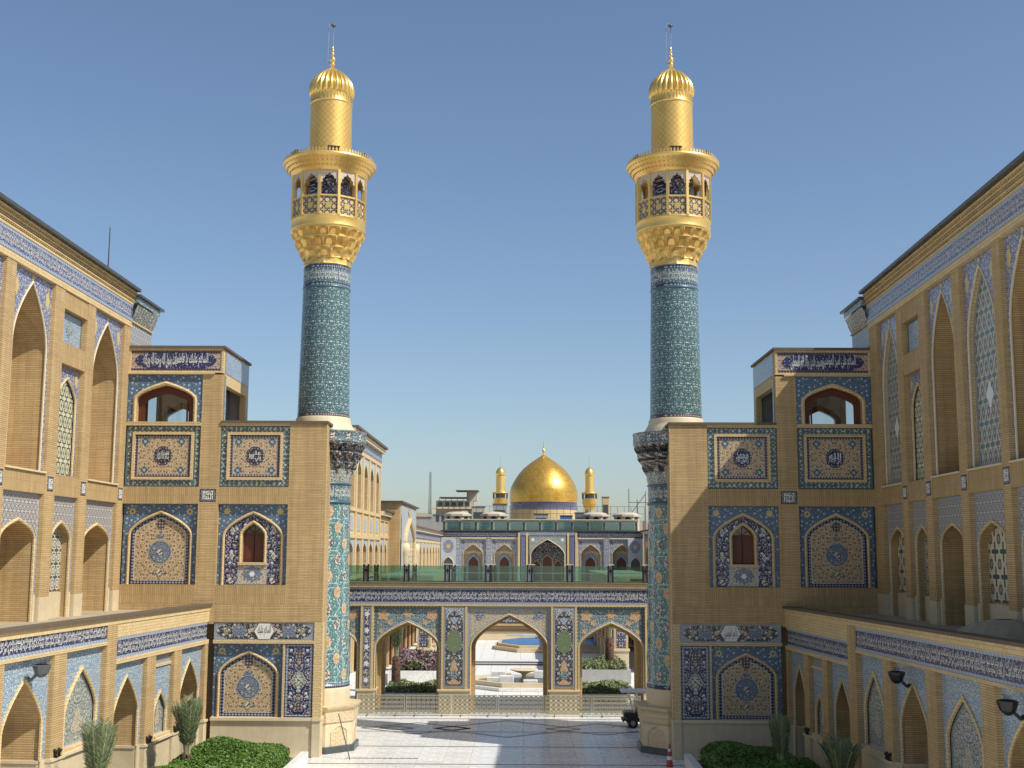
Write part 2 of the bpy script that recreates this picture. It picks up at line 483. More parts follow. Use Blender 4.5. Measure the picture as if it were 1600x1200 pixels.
def moulding(p, mat, A, zb, y, w=.12, proud=.08, q=.55, name='arch_moulding'):
    cx, a, zs, h = A
    P = archpath(cx, a, zs, h, zb, q); Q = archpath(cx, a + w, zs, h + w * 1.15, zb, q)
    M_ = archpath(cx, a + w / 2, zs, h + w * .58, zb, q)
    m = MB()
    f = lambda T, yy: [(x, yy, z) for x, z in T]
    m.strip(f(P, y + .02), f(P, y - proud * .6)); m.strip(f(P, y - proud * .6), f(M_, y - proud))
    m.strip(f(M_, y - proud), f(Q, y - proud * .6)); m.strip(f(Q, y - proud * .6), f(Q, y + .02))
    return m.build(name, mat, p)
def niche(p, mat, A, zb, y, depth, q=.55, name='niche', back=None):
    cx, a, zs, h = A
    P = archpath(cx, a, zs, h, zb, q)
    m = MB()
    m.strip([(x, y, z) for x, z in P], [(x, y + depth, z) for x, z in P])
    o = m.build(name, mat, p)
    MB().poly([(x, y + depth, z) for x, z in P]).build('niche_back', back or mat, p, (cx, y + depth, zb))
    return o
def archfill(p, name, mat, A, zb, y, q=.55):
    P = archpath(*A, zb, q)
    return MB().poly([(x, y, z) for x, z in P]).build(name, mat, p, (A[0], y, zb))
def archband(p, name, mat, A, zb, w, y, q=.55):
    cx, a, zs, h = A
    P = archpath(cx, a, zs, h, zb, q); Q = archpath(cx, a - w, zs, h - w * 1.1, zb + w, q)
    m = MB().strip([(x, y, z) for x, z in P] + [(P[0][0], y, P[0][1])], [(x, y, z) for x, z in Q] + [(Q[0][0], y, Q[0][1])])
    return m.build(name, mat, p, (cx, y, zb))
def frame(p, name, mat, x0, x1, z0, z1, w, y0, y1, o=True):
    m = MB()
    m.box(x0, x1, y0, y1, z1 - w, z1).box(x0, x1, y0, y1, z0, z0 + w)
    m.box(x0, x0 + w, y0, y1, z0 + w, z1 - w).box(x1 - w, x1, y0, y1, z0 + w, z1 - w)
    return m.build(name, mat, p, ((x0 + x1) / 2, y0, (z0 + z1) / 2))
def blob(p, name, mat, cx, cz, rx, rz, y, lobes=0, amp=0.0, n=32, ph=0.0, sharp=1.0):
    pts = []
    for i in range(n):
        t = 2 * PI * i / n
        k = 1 + (amp * math.cos(lobes * t + ph) if lobes else 0)
        pts.append((rx * k * math.cos(t), y, rz * k * math.sin(t)))
    return MB().prism([(x, z) for x, _, z in pts], -.004, .02).build(name, mat, p) if False else _flat(p, name, mat, pts, (cx, 0, cz))
def _flat(p, name, mat, pts, o):
    me = MB(); me.poly(pts)
    ob = me.build(name, mat, p)
    ob.location = o
    return ob

# ---- Arabic lettering: joined letter forms, laid right to left
FORMS = {}
for cp in list(range(0xFE80, 0xFEFD)) + list(range(0xFB50, 0xFBFF)):
    d_ = unicodedata.decomposition(chr(cp)).split()
    if len(d_) == 2: FORMS.setdefault(chr(int(d_[1], 16)), {})[d_[0][1:-1]] = chr(cp)
def shape(s):
    s = s.replace('لا', '\uFEFB')
    out = []
    du = lambda c: c in FORMS and 'initial' in FORMS[c]
    co = lambda c: (c in FORMS and 'final' in FORMS[c]) or c == '\uFEFB'
    for i, c in enumerate(s):
        pj = i > 0 and du(s[i - 1]) and co(c)
        if c == '\uFEFB': out.append('\uFEFC' if pj else c); continue
        if c not in FORMS: out.append(c); continue
        nj = i < len(s) - 1 and du(c) and co(s[i + 1])
        k = 'medial' if pj and nj else 'final' if pj else 'initial' if nj else 'isolated'
        out.append(FORMS[c].get(k, c))
    return ''.join(out[::-1])
_TC = {}
def textgeo(s, bold=0.0):
    if (s, bold) in _TC: return _TC[(s, bold)]
    cu = bpy.data.curves.new('lettering', 'FONT')
    cu.body = shape(s); cu.resolution_u = 2; cu.offset = bold
    ob = bpy.data.objects.new('lettering', cu)
    COL.objects.link(ob)
    bpy.context.view_layer.update()
    me = bpy.data.meshes.new_from_object(ob)
    v = [(p.co.x, p.co.y) for p in me.vertices]; f = [tuple(q.vertices) for q in me.polygons]
    bpy.data.objects.remove(ob); bpy.data.curves.remove(cu); bpy.data.meshes.remove(me)
    x0, x1 = min(a for a, _ in v), max(a for a, _ in v); y0, y1 = min(b for _, b in v), max(b for _, b in v)
    _TC[(s, bold)] = ([((a - x0) / (x1 - x0), (b - y0) / (y1 - y0)) for a, b in v], f, (x1 - x0) / (y1 - y0))
    return _TC[(s, bold)]
def letters(p, rows, mat, y, fn=None, name='lettering', o=(0, 0, 0)):
    m = MB()
    for s, x0, x1, z0, z1, bold, slant in rows:
        v, f, _ = textgeo(s, bold)
        b = len(m.v)
        for a, c in v:
            x, z = x0 + a * (x1 - x0) + slant * (c - .3) * (z1 - z0), z0 + c * (z1 - z0)
            m.v.append(fn(x, z) if fn else (x, y, z))
        m.f += [tuple(b + i for i in q) for q in f]
    ob = m.build(name, mat, p, o)
    return ob
VERSE = ['بسم الله الرحمن الرحيم الله نور السماوات والارض', 'مثل نوره كمشكاة فيها مصباح المصباح في زجاجة', 'الزجاجة كانها كوكب دري يوقد من شجرة مباركة',
         'زيتونة لا شرقية ولا غربية يكاد زيتها يضيء', 'نور على نور يهدي الله لنوره من يشاء', 'في بيوت اذن الله ان ترفع ويذكر فيها اسمه']
def bandrows(x0, x1, z0, z1, seg=None, bold=.012, slant=0.0, k0=0):
    h = z1 - z0
    seg = seg or h * 4.2
    n = max(1, round((x1 - x0) / seg))
    d = (x1 - x0) / n
    rows = []
    for i in range(n):
        a = x0 + i * d + .03; b = a + d - .06
        rows.append((VERSE[(n - i + k0) % 6], a, b, z0 + h * .02, z0 + h * .62, bold, slant))
        rows.append((VERSE[(n - i + k0 + 3) % 6], a, b, z0 + h * .36, z1 - h * .02, bold * .6, slant * 1.4))
    return rows
KUF = ['111.1111.111', '1.1.1......1', '1111111111.1', '1.....1..1.1', '1.1.1111.111', '1.1......1..', '111.1.1..1.1', '1...1.1..1.1', '1.1.1.1..1.1', '1.11111111.1']
def kufic(p, cx, cz, w, h, y):
    k = thing_part('kufic_plaque', p)
    box(k, 'plaque_ground', 'script_ink', cx - w / 2, cx + w / 2, y, y + .05, cz - h / 2, cz + h / 2)
    frame(k, 'plaque_line', 'pale_tile_line', cx - w * .42, cx + w * .42, cz - h * .41, cz + h * .41, .018, y - .006, y)
    m = MB()
    a, b = w * .64 / 12, h * .66 / 10
    for j, row in enumerate(KUF):
        i = 0
        while i < 12:
            if row[i] == '1':
                e = i
                while e < 12 and row[e] == '1': e += 1
                m.box(cx - w * .32 + i * a, cx - w * .32 + e * a, y - .012, y, cz + h * .33 - (j + 1) * b, cz + h * .33 - j * b)
                i = e
            else: i += 1
    m.build('kufic_letters', 'white_tile', k)
def thing_part(name, p, loc=(0, 0, 0), rz=0.0):
    o = bpy.data.objects.new(name, None)
    COL.objects.link(o); o.parent = p; o.location = loc; o.rotation_euler.z = rz
    return o
#@@SCENE
# ------------------------------------------------------------------ ground
AX = -1.09                                  # axis of the near court
def structure(o): o['kind'] = 'structure'; return o
g = structure(MB().poly([(-900, -200, -.02), (900, -200, -.02), (900, 2500, -.02), (-900, 2500, -.02)]).build('ground', 'marble_court'))
floor = structure(MB().box(-9.6, 7.45, 44, 73.2, -.015, -.003).build('court_floor', 'joint_grout'))
slab = MB().box(-.602, .602, -.602, .602, -.02, .012).mesh('paving_slab', 'marble_slab')
for i in range(14):
    for j in range(18):
        x, y = -8.95 + i * 1.215, 51.2 + j * 1.215
        if j in (4, 8, 12): pass
        link('paving_slab', slab, floor, (x, y + (j // 4) * .09, 0))
m = MB()
for y in (55.93, 60.88, 65.83, 70.78):
    m.box(-9.55, 7.4, y - .09, y + .08, -.01, .016)
m.build('joint_line', 'joint_strip', floor)
def strip_line(pts, w, mat, name):
    m = MB()
    for (x0, y0), (x1, y1) in zip(pts, pts[1:]):
        d = Vector((x1 - x0, y1 - y0)).normalized(); n = Vector((-d.y, d.x)) * w / 2
        m.poly([(x0 + n.x, y0 + n.y, .02), (x1 + n.x, y1 + n.y, .02), (x1 - n.x, y1 - n.y, .02), (x0 - n.x, y0 - n.y, .02)])
    return m.build(name, mat, floor)
for cx, hw, hd in ((-.7, 3.9, 3.1), (-5.6, 2.9, 2.1), (4.3, 2.9, 2.1), (-6.6, .9, .7), (-3.6, .9, .7)):
    strip_line([(cx - hw, 67.0), (cx, 67.0 + hd), (cx + hw, 67.0), (cx, 67.0 - hd), (cx - hw, 67.0)], .24, 'brown_strip', 'inlaid_diamond')

# ------------------------------------------------------------------ tile panels
def square_panel(P, x0, x1, z0, z1, y, text):
    p = thing_part('medallion_panel', P)
    x0, x1 = min(x0, x1), max(x0, x1)
    cx, cz = (x0 + x1) / 2, (z0 + z1) / 2
    box(p, 'tile_ground', 'border_teal', x0, x1, y + .02, y + .1, z0, z1)
    m = MB()
    w = .31
    def cart(ax, az, hx, hz):
        m.poly([(ax + hx * math.cos(t), y + .008, az + hz * math.sin(t)) for t in (2 * PI * i / 10 for i in range(10))])
    n = 12
    for i in range(n):
        t = x0 + w / 2 + (x1 - x0 - w) * i / (n - 1)
        for zz in (z0 + w / 2, z1 - w / 2): cart(t, zz, .1 if i % 2 else .06, .07)
    for i in range(1, 9):
        t = z0 + w / 2 + (z1 - z0 - w) * i / 9
        for xx in (x0 + w / 2, x1 - w / 2): cart(xx, t, .07, .1 if i % 2 else .06)
    stuff(m.build('border_inlay', 'pale_flower', p))
    frame(p, 'teal_edge', 'teal_line', x0, x1, z0, z1, .035, y - .004, y + .02)
    frame(p, 'brick_frame', 'brick_trim', x0 + w, x1 - w, z0 + w, z1 - w, .12, y - .08, y + .02)
    w2 = w + .12
    frame(p, 'inner_border', 'border_plum', x0 + w2, x1 - w2, z0 + w2, z1 - w2, .15, y + .006, y + .02)
    w3 = w2 + .15
    frame(p, 'pale_line', 'pale_tile_line', x0 + w3 - .012, x1 - w3 + .012, z0 + w3 - .012, z1 - w3 + .012, .024, y + .0, y + .02)
    box(p, 'tile_field', 'tile_beige', x0 + w3, x1 - w3, y + .01, y + .02, z0 + w3, z1 - w3)
    for sx in (-1, 1):
        for sz in (-1, 1):
            fx, fz = cx + sx * (x1 - x0) * .245, cz + sz * (z1 - z0) * .235
            blob(p, 'corner_flower', 'teal_line', fx, fz, .16, .16, y + .005, 4, .12)
            blob(p, 'flower_heart', 'pale_tile_line', fx, fz, .075, .075, y + .001, 5, .15)
    r = .47
    blob(p, 'medallion_rim', 'cream_stone', cx, cz, r + .02, r + .02, y + .004)
    blob(p, 'medallion_ring', 'border_plum', cx, cz, r, r, y)
    blob(p, 'medallion_ground', 'script_ink' if text[2] else 'script_navy', cx, cz, r * .78, r * .78, y - .004)
    letters(p, [(text[0], cx - r * .62, cx + r * .62, cz - .04, cz + r * .55, .012, 0), (text[1], cx - r * .6, cx + r * .6, cz - r * .58, cz + .1, .012, 0)], 'white_tile', y - .009)
def carpet_arch(P, x0, x1, z0, z1, y, a, zs, h, name='carpet_niche'):
    p = thing_part(name, P)
    x0, x1 = min(x0, x1), max(x0, x1)
    cx = (x0 + x1) / 2
    A = (cx, a, zs, h)
    spandrel(p, 'tile_spandrel', 'tile_blue', x0, x1, z0, z1, A, y)
    for s in (-1, 1):
        blob(p, 'corner_star', 'ochre_tile', cx + s * (x1 - x0) * .385, z1 - .36, .15, .15, y - .006, 8, .25)
        blob(p, 'star_heart', 'tile_blue', cx + s * (x1 - x0) * .385, z1 - .36, .06, .06, y - .01)
    moulding(p, 'brick_trim', (cx, a - .1, zs, h - .1), z0, y, .13, .09)
    a2 = a - .12
    A2 = (cx, a2, zs, h - .12)
    archfill(p, 'tile_field', 'tile_beige', A2, z0, y + .07)
    archband(p, 'tile_border', 'border_navy', A2, z0 + .02, .17, y + .062)
    archband(p, 'border_line', 'white_tile', (cx, a2 - .165, zs, h - .12 - .18), z0 + .185, .022, y + .058)
    cz = z0 + (z1 - z0) * .4
    blob(p, 'medallion', 'teal_line', cx, cz, .5, .5, y + .056)
    blob(p, 'medallion_pattern', 'tile_rosette', cx, cz, .47, .47, y + .05, 16, .03, 64)
    blob(p, 'medallion_heart', 'pale_flower', cx, cz, .13, .13, y + .044, 8, .2)
    blob(p, 'palmette', 'border_plum', cx, z0 + (z1 - z0) * .745, .2, .24, y + .056, 3, .12, ph=PI)
    blob(p, 'small_cartouche', 'tile_rosette', cx, z0 + (z1 - z0) * .6, .2, .1, y + .056)
    zb = z0 + (z1 - z0) * .115
    MB().poly([(cx + x, y + .056, zb + z) for x, z in ((-.52, .12), (-.3, .16), (-.16, .3), (0, .46), (.16, .3), (.3, .16), (.52, .12), (.2, .06), (.07, .0), (.05, -.12), (0, -.2), (-.05, -.12), (-.07, 0), (-.2, .06))]).build('vase_motif', 'olive_tile', p, (cx, y, zb))
    blob(p, 'vase_heart', 'pale_flower', cx, zb + .13, .11, .15, y + .05, 4, .2)
    for s in (-1, 1): blob(p, 'vase_leaf', 'pale_flower', cx + s * .28, zb + .12, .08, .04, y + .05)
    MB().strip([(cx + r * math.cos(t), y + .055, cz + r * math.sin(t)) for r in (.54,) for t in (2 * PI * k / 40 for k in range(40))], [(cx + .51 * math.cos(t), y + .055, cz + .51 * math.sin(t)) for t in (2 * PI * k / 40 for k in range(40))], True).build('medallion_rim', 'pale_tile_line', p)
    return p
def frieze(P, x0, x1, z0, z1, y, text):
    p = thing_part('frieze', P)
    x0, x1 = min(x0, x1), max(x0, x1); cx, cz = (x0 + x1) / 2, (z0 + z1) / 2; h = z1 - z0
    box(p, 'tile_ground', 'border_grey', x0, x1, y + .02, y + .1, z0, z1)
    k = h * .42; e = (x1 - x0) / 2 - .1
    MB().poly([(cx + sx * X, y + .014, cz + sz * Z) for sx, sz, pts in ((1, -1, [(0, k), (e - .5, k), (e - .3, k * .7), (e - .15, k * .55), (e, 0)]), (1, 1, [(e - .15, k * .55), (e - .3, k * .7), (e - .5, k), (0, k)]),
        (-1, 1, [(e - .5, k), (e - .3, k * .7), (e - .15, k * .55), (e, 0)]), (-1, -1, [(e - .15, k * .55), (e - .3, k * .7), (e - .5, k)])) for X, Z in pts]).build('cartouche', 'tile_dark_floral', p, (cx, y, cz))
    for s in (-1, 1):
        blob(p, 'cartouche_flower', 'tile_rosette', cx + s * 1.15, cz, .34, k * .8, y + .008, 8, .06)
        blob(p, 'end_flower', 'olive_tile', cx + s * 1.78, cz, .1, .14, y + .008, 4, .2)
        blob(p, 'side_flower', 'orange_tile', cx + s * .68, cz, .09, .12, y + .008, 5, .2)
    a = .46
    MB().prism([(cx + x * a, cz + z * k) for x, z in ((-1, 0), (-.55, -1), (.55, -1), (1, 0), (.55, 1), (-.55, 1))], y - .004, y + .02).build('hexagon', 'white_tile', p, (cx, y, cz))
    letters(p, [(text, cx - .3, cx + .3, cz - k * .75, cz + k * .8, .006, 0)], 'script_ink', y - .01)
def carpet(P, x0, x1, z0, z1, y):
    p = thing_part('carpet_panel', P)
    x0, x1 = min(x0, x1), max(x0, x1); cx, cz = (x0 + x1) / 2, (z0 + z1) / 2
    box(p, 'tile_border', 'border_navy', x0, x1, y + .02, y + .1, z0, z1)
    frame(p, 'pale_line', 'pale_tile_line', x0 + .06, x1 - .06, z0 + .06, z1 - .06, .05, y + .01, y + .02)
    box(p, 'tile_field', 'tile_navy_deep', x0 + .17, x1 - .17, y + .006, y + .02, z0 + .17, z1 - .17)
    MB().poly([(cx + x * .4, y, cz + z * .52) for x, z in ((0, -1), (.3, -.62), (.62, -.5), (.75, -.2), (1, 0), (.75, .2), (.62, .5), (.3, .62), (0, 1), (-.3, .62), (-.62, .5), (-.75, .2), (-1, 0), (-.75, -.2), (-.62, -.5), (-.3, -.62))]).build('lozenge', 'tile_grey_floral', p, (cx, y, cz))
    blob(p, 'lozenge_heart', 'pale_flower', cx, cz, .16, .16, y - .005, 4, .1)
    for s in (-1, 1):
        blob(p, 'palmette', 'border_plum', cx, cz + s * (z1 - z0) * .35, .2, .2, y, 3, .2, ph=PI)
        blob(p, 'bud', 'olive_tile', cx, cz + s * (z1 - z0) * .24, .07, .1, y, 4, .2)
def window_niche(P, x0, x1, z0, z1, y):
    p = thing_part('window_niche', P)
    x0, x1 = min(x0, x1), max(x0, x1); cx = (x0 + x1) / 2
    a, zs, h = 1.42, z1 - 1.5, 1.15
    spandrel(p, 'tile_spandrel', 'tile_blue', x0, x1, z0, z1, (cx, a, zs, h), y)
    for s in (-1, 1): blob(p, 'corner_star', 'ochre_tile', cx + s * (x1 - x0) * .385, z1 - .34, .15, .15, y - .006, 8, .25)
    moulding(p, 'brick_trim', (cx, a - .1, zs, h - .1), z0, y, .13, .09)
    b, ws, wh, wz = .52, z1 - 1.45, .55, z0 + 1.05
    W = (cx, b, ws, wh)
    ww = b + .14
    m = MB()
    pts = [(cx - ww, wz), (cx - ww, z0), (cx - a + .12, z0)] + arch(cx, a - .12, zs, h - .12) + [(cx + a - .12, z0), (cx + ww, z0), (cx + ww, wz)] + arch(cx, b + .13, ws, wh + .15)[::-1]
    m.poly([(x, y + .07, z) for x, z in pts]).build('tile_surround', 'tile_navy_deep', p, (cx, y, z0))
    frame(p, 'pale_line', 'pale_tile_line', cx - ww - .03, cx + ww + .03, z0 + .02, wz - .13, .03, y + .055, y + .07)
    box(p, 'tile_apron', 'tile_beige_fine', cx - ww, cx + ww, y + .06, y + .16, z0 + .02, wz - .12)
    blob(p, 'apron_star', 'tile_rosette', cx, z0 + .5, .46, .36, y + .054, 8, .1)
    blob(p, 'apron_heart', 'white_tile', cx, z0 + .5, .12, .12, y + .05, 6, .2)
    for s in (-1, 1):
        for zz in (.36, .67):
            MB().poly([(cx + s * .98 + q * .12, y + .062, z0 + (z1 - z0) * zz + r * .19) for q, r in ((0, -1), (.55, -.4), (1, 0), (.55, .4), (0, 1), (-.55, .4), (-1, 0), (-.55, -.4))]).build('diamond_tile', 'white_tile', p)
            blob(p, 'diamond_heart', 'olive_tile', cx + s * .98, z0 + (z1 - z0) * zz, .07, .09, y + .056, 4, .15)
        blob(p, 'end_palmette', 'pale_flower', cx + s * .98, z0 + .2, .17, .13, y + .062, 3, .2)
    moulding(p, 'brick_trim', W, wz, y + .07, .13, .1, name='window_moulding')
    box(p, 'window_sill', 'brick_trim', cx - ww - .02, cx + ww + .02, y - .04, y + .2, wz - .12, wz)
    niche(p, 'brick', W, wz, y + .09, .34, name='window_reveal', back='dark_interior')
    for s in (-1, 1):
        box(p, 'shutter', 'wood', cx + s * .02, cx + s * .5, y + .36, y + .4, wz + .02, ws + .02)
        box(p, 'shutter_panel', 'wood', cx + s * .1, cx + s * .42, y + .345, y + .36, wz + .12, ws - .1)
    box(p, 'transom', 'wood', cx - .5, cx + .5, y + .34, y + .4, ws + .03, ws + .11)
    m = MB()
    for k in range(1, 4): m.tube((cx, y + .38, ws + .1), (cx + .46 * math.cos(k * PI / 4), y + .38, ws + .1 + .36 * math.sin(k * PI / 4)), .018, n=5)
    m.build('fan_bar', 'wood', p)
    archfill(p, 'window_pane', 'window_glass', (cx, .49, ws + .1, wh - .14), ws + .1, y + .4)

# ------------------------------------------------------------------ corner blocks on both sides of the opening
def corner_block(s):
    side = 'left' if s < 0 else 'right'
    P = thing('corner_pavilion', 'tan brick block with tiled panels beside the %s minaret, %s' % (side, 'in full sun' if s < 0 else 'mostly in shade'), 'building', (AX, 57.5, 0), group='brick blocks flanking the opening')
    X = lambda m: s * m
    W = lambda n, mt, a, b, z0, z1, y0=0.0, y1=.75: box(P, n, mt, X(a), X(b), y0, y1, z0, z1)
    # solid mass behind the skin
    W('wall_core', 'brick', 8.16, 17.9, 0, 15.36, .74, 5.9)
    W('brick_pier', 'brick', 8.15, 9.9, 6.92, 15.4)
    W('brick_pier', 'brick_trim', 8.15, 8.5, 1.78, 6.1)
    W('brick_band', 'brick', 8.15, 13.2, 6.1, 6.92)
    for a, b in ((9.9, 13.2), (14.15, 17.72)):
        W('soldier_course', 'brick_upright', a, b, 11.57, 12.38)
        W('soldier_course', 'brick_upright', a, b, 6.92, 7.8)
        W('brick_ledge', 'brick_trim', a, b, 15.28, 15.4, -.02)
    W('brick_band', 'brick', 13.2, 17.9, 6.0, 6.92)
    W('pilaster', 'brick', 13.2, 14.15, 6.92, 17.74)
    W('brick_ledge', 'brick_trim', 8.5, 13.2, 5.12, 5.26, -.03)
    W('brick_strip', 'brick_trim', 9.84, 9.93, 1.78, 5.12)
    W('stone_plinth', 'limestone', 8.5, 13.2, 0, 1.64, .05)
    W('plinth_ledge', 'cream_stone', 8.5, 13.2, 1.64, 1.78, -.06)
    W('stone_quoin', 'limestone', 8.12, 8.5, 0, 1.64, -.03)
    W('quoin_ledge', 'cream_stone', 8.08, 8.5, 1.64, 1.78, -.09)
    W('coping', 'coping', 8.08, 13.18, 15.4, 15.52, -.08, 6.0)
    # inner return of the pier
    W('return_edge', 'brick_trim', 8.11, 8.15, 1.8, 15.36, .0, .09)
    square_panel(P, X(14.17), X(17.7), 12.4, 15.28, .08, ('فاطمة الزهراء', 'سلام الله عليها', True) if s < 0 else ('الله', 'جل جلاله', False))
    square_panel(P, X(9.92), X(13.18), 12.4, 15.28, .08, ('علي', 'ولي الله', True) if s < 0 else ('محمد', 'رسول الله', False))
    kufic(P, X(13.7), 11.98, .76, .6, -.012)
    carpet_arch(P, X(14.17), X(17.7), 7.8, 11.57, .22, 1.5, 10.1, 1.12)
    carpet_arch(P, X(9.93), X(13.18), 1.78, 5.12, .22, 1.4, 3.7, 1.05)
    window_niche(P, X(9.92), X(13.18), 7.8, 11.57, .22)
    frieze(P, X(8.5), X(13.18), 5.26, 6.1, .03, 'السلام عليك' if s < 0 else 'يا امير المؤمنين')
    carpet(P, X(8.52), X(9.83), 1.78, 5.12, .05)
    # upper storey: hollow room with windows
    p = thing_part('upper_room', P)
    V = lambda n, mt, a, b, z0, z1, y0=0.0, y1=.35: box(p, n, mt, X(a), X(b), y0, y1, z0, z1)
    cx = X(15.92)
    x0, x1 = sorted((X(14.15), X(17.72)))
    A = (cx, 1.36, 16.55, .68)
    spandrel(p, 'tile_surround', 'tile_blue', x0, x1, 15.4, 17.74, (cx, 1.5, 16.5, .86), .05, .3, q=.5)
    moulding(p, 'brick_trim', (cx, 1.36, 16.5, .72), 15.4, .06, .17, .1, q=.5, name='window_arch')
    W2 = (cx, 1.3, 16.42, .78)
    niche_m = MB()
    T = archpath(*A, 15.4, .5)
    niche_m.strip([(x, .06, z) for x, z in T], [(x, .5, z) for x, z in T]).build('window_reveal', 'brick', p)
    fo = archpath(*A, 15.4, .5); fi = archpath(cx, 1.06, 16.35, .5, 15.5, .5)
    mm = MB(); mm.strip([(x, .34, z) for x, z in fo], [(x, .34, z) for x, z in fi]).strip([(x, .34, z) for x, z in fi], [(x, .46, z) for x, z in fi])
    mm.box(cx - 1.4, cx + 1.4, .34, .46, 15.4, 15.5)
    mm.build('window_frame', 'wood', p)
    box(p, 'window_mullion', 'wood', cx - s * .95, cx - s * 1.02, .3, .38, 15.5, 16.3)
    MB().poly([(x, .4, z) for x, z in fi]).build('window_pane', 'window_glass', p)
    V('window_sill', 'brick_trim', 14.2, 17.7, 15.4, 15.46, -.03, .06)
    V('ledge', 'brick_trim', 13.6 if s < 0 else 13.6, 17.72, 17.74, 17.82, -.1)
    V('inscription_ground', 'tile_rose', 13.3, 17.68, 17.84, 18.96, .02)
    fx0, fx1 = sorted((X(13.2), X(17.72)))
    frame(p, 'inscription_frame', 'brick_trim', fx0, fx1, 17.82, 19.0, .09, -.02, .35)
    c0, c1 = sorted((X(13.3), X(17.68)))
    for zz in (17.91, 18.76): box(p, 'inscription_border', 'border_plum', c0 + .06, c1 - .06, .008, .02, zz, zz + .13)
    ec, k, cz = (c0 + c1) / 2, .39, 18.41
    e = (c1 - c0) / 2 - .22
    base = [(e, 0), (e - .18, k * .62), (e - .42, k * .74), (e - .6, k)]
    pts = base + [(-x, z) for x, z in base[::-1]] + [(-x, -z) for x, z in base[1:]] + [(x, -z) for x, z in base[::-1][:-1]]
    MB().poly([(ec + x, .0, cz + z) for x, z in pts]).build('cartouche', 'script_navy', p, (ec, 0, cz))
    ins = ('السلام عليك يا فاطمة', 'بنت رسول الله ورحمة الله وبركاته') if s < 0 else ('السلام على امير المؤمنين', 'ويعسوب الدين وقائد الغر المحجلين')
    m0, m1 = ec - e + .42, ec + e - .42
    md = (m0 + m1) / 2
    letters(p, [(ins[0], md - .05, m1, cz - .36, cz + .38, .012, 0), (ins[1], m0, md + .05, cz - .36, cz + .38, .012, 0)], 'white_tile', -.008)
    # side wall toward the court
    V('side_post', 'brick_trim', 13.2, 13.5, 15.4, 17.82, .35, .75)
    V('side_post', 'brick_trim', 13.2, 13.5, 15.4, 17.3, 4.9, 5.5)
    V('side_lintel', 'brick_trim', 13.2, 13.5, 17.3, 17.82, .75, 5.5)
    V('side_wall', 'brick', 13.2, 13.5, 17.82, 19.0, .35, 5.5)
    sx = X(13.2) - s * .012
    MB().poly([(sx, .45, 17.86), (sx, 5.4, 17.86), (sx, 5.4, 18.94), (sx, .45, 18.94)]).build('side_tile', 'tile_azure', p, (sx, 3, 18.4))
    MB().poly([(sx, .47, 15.5), (sx, .7, 15.5), (sx, .7, 17.7), (sx, .47, 17.7)]).build('side_tile', 'tile_azure', p, (sx, .6, 16))
    V('room_pier', 'brick', 13.9, 14.2, 15.4, 19.0, .75, 1.0)
    # inner wall with arched window, set back from the side opening
    iw = MB()
    ix = X(14.1)
    pa = [(3.0 - .55, 15.4)] + arch(3.0, .55, 16.9, .55) + [(3.0 + .55, 15.4)]
    ring = [(.75, 15.4)] + pa + [(5.2, 15.4), (5.2, 19.0), (.75, 19.0)]
    iw.poly([(ix, yy, zz) for yy, zz in ring]).build('inner_wall', 'plaster_grey', p)
    mm = MB()
    for yy in (2.62, 3.0, 3.38): mm.box(ix - .03, ix + .03, yy - .03, yy + .03, 15.4, 17.0)
    mm.box(ix - .03, ix + .03, 2.45, 3.55, 16.3, 16.36).box(ix - .03, ix + .03, 2.45, 3.55, 16.9, 16.98).build('inner_window', 'white_tile', p)
    V('drain_pipe', 'steel', 13.62, 13.68, 15.4, 17.6, 4.6, 4.66)
    # back wall with arched opening
    bx0, bx1 = sorted((X(13.5), X(17.9)))
    bc = X(16.55)
    spandrel(p, 'back_wall', 'plaster_grey', bx0, bx1, 15.4, 19.0, (bc, .8, 16.2, .5), 5.2, 5.5, q=.62)
    moulding(p, 'wood', (bc, .8, 16.2, .5), 15.4, 5.2, .26, .05, q=.62, name='back_arch_frame')
    V('roof_slab', 'coping', 13.1, 17.75, 19.0, 19.12, -.1, 5.6)
    return P
LB, RB = corner_block(-1), corner_block(1)

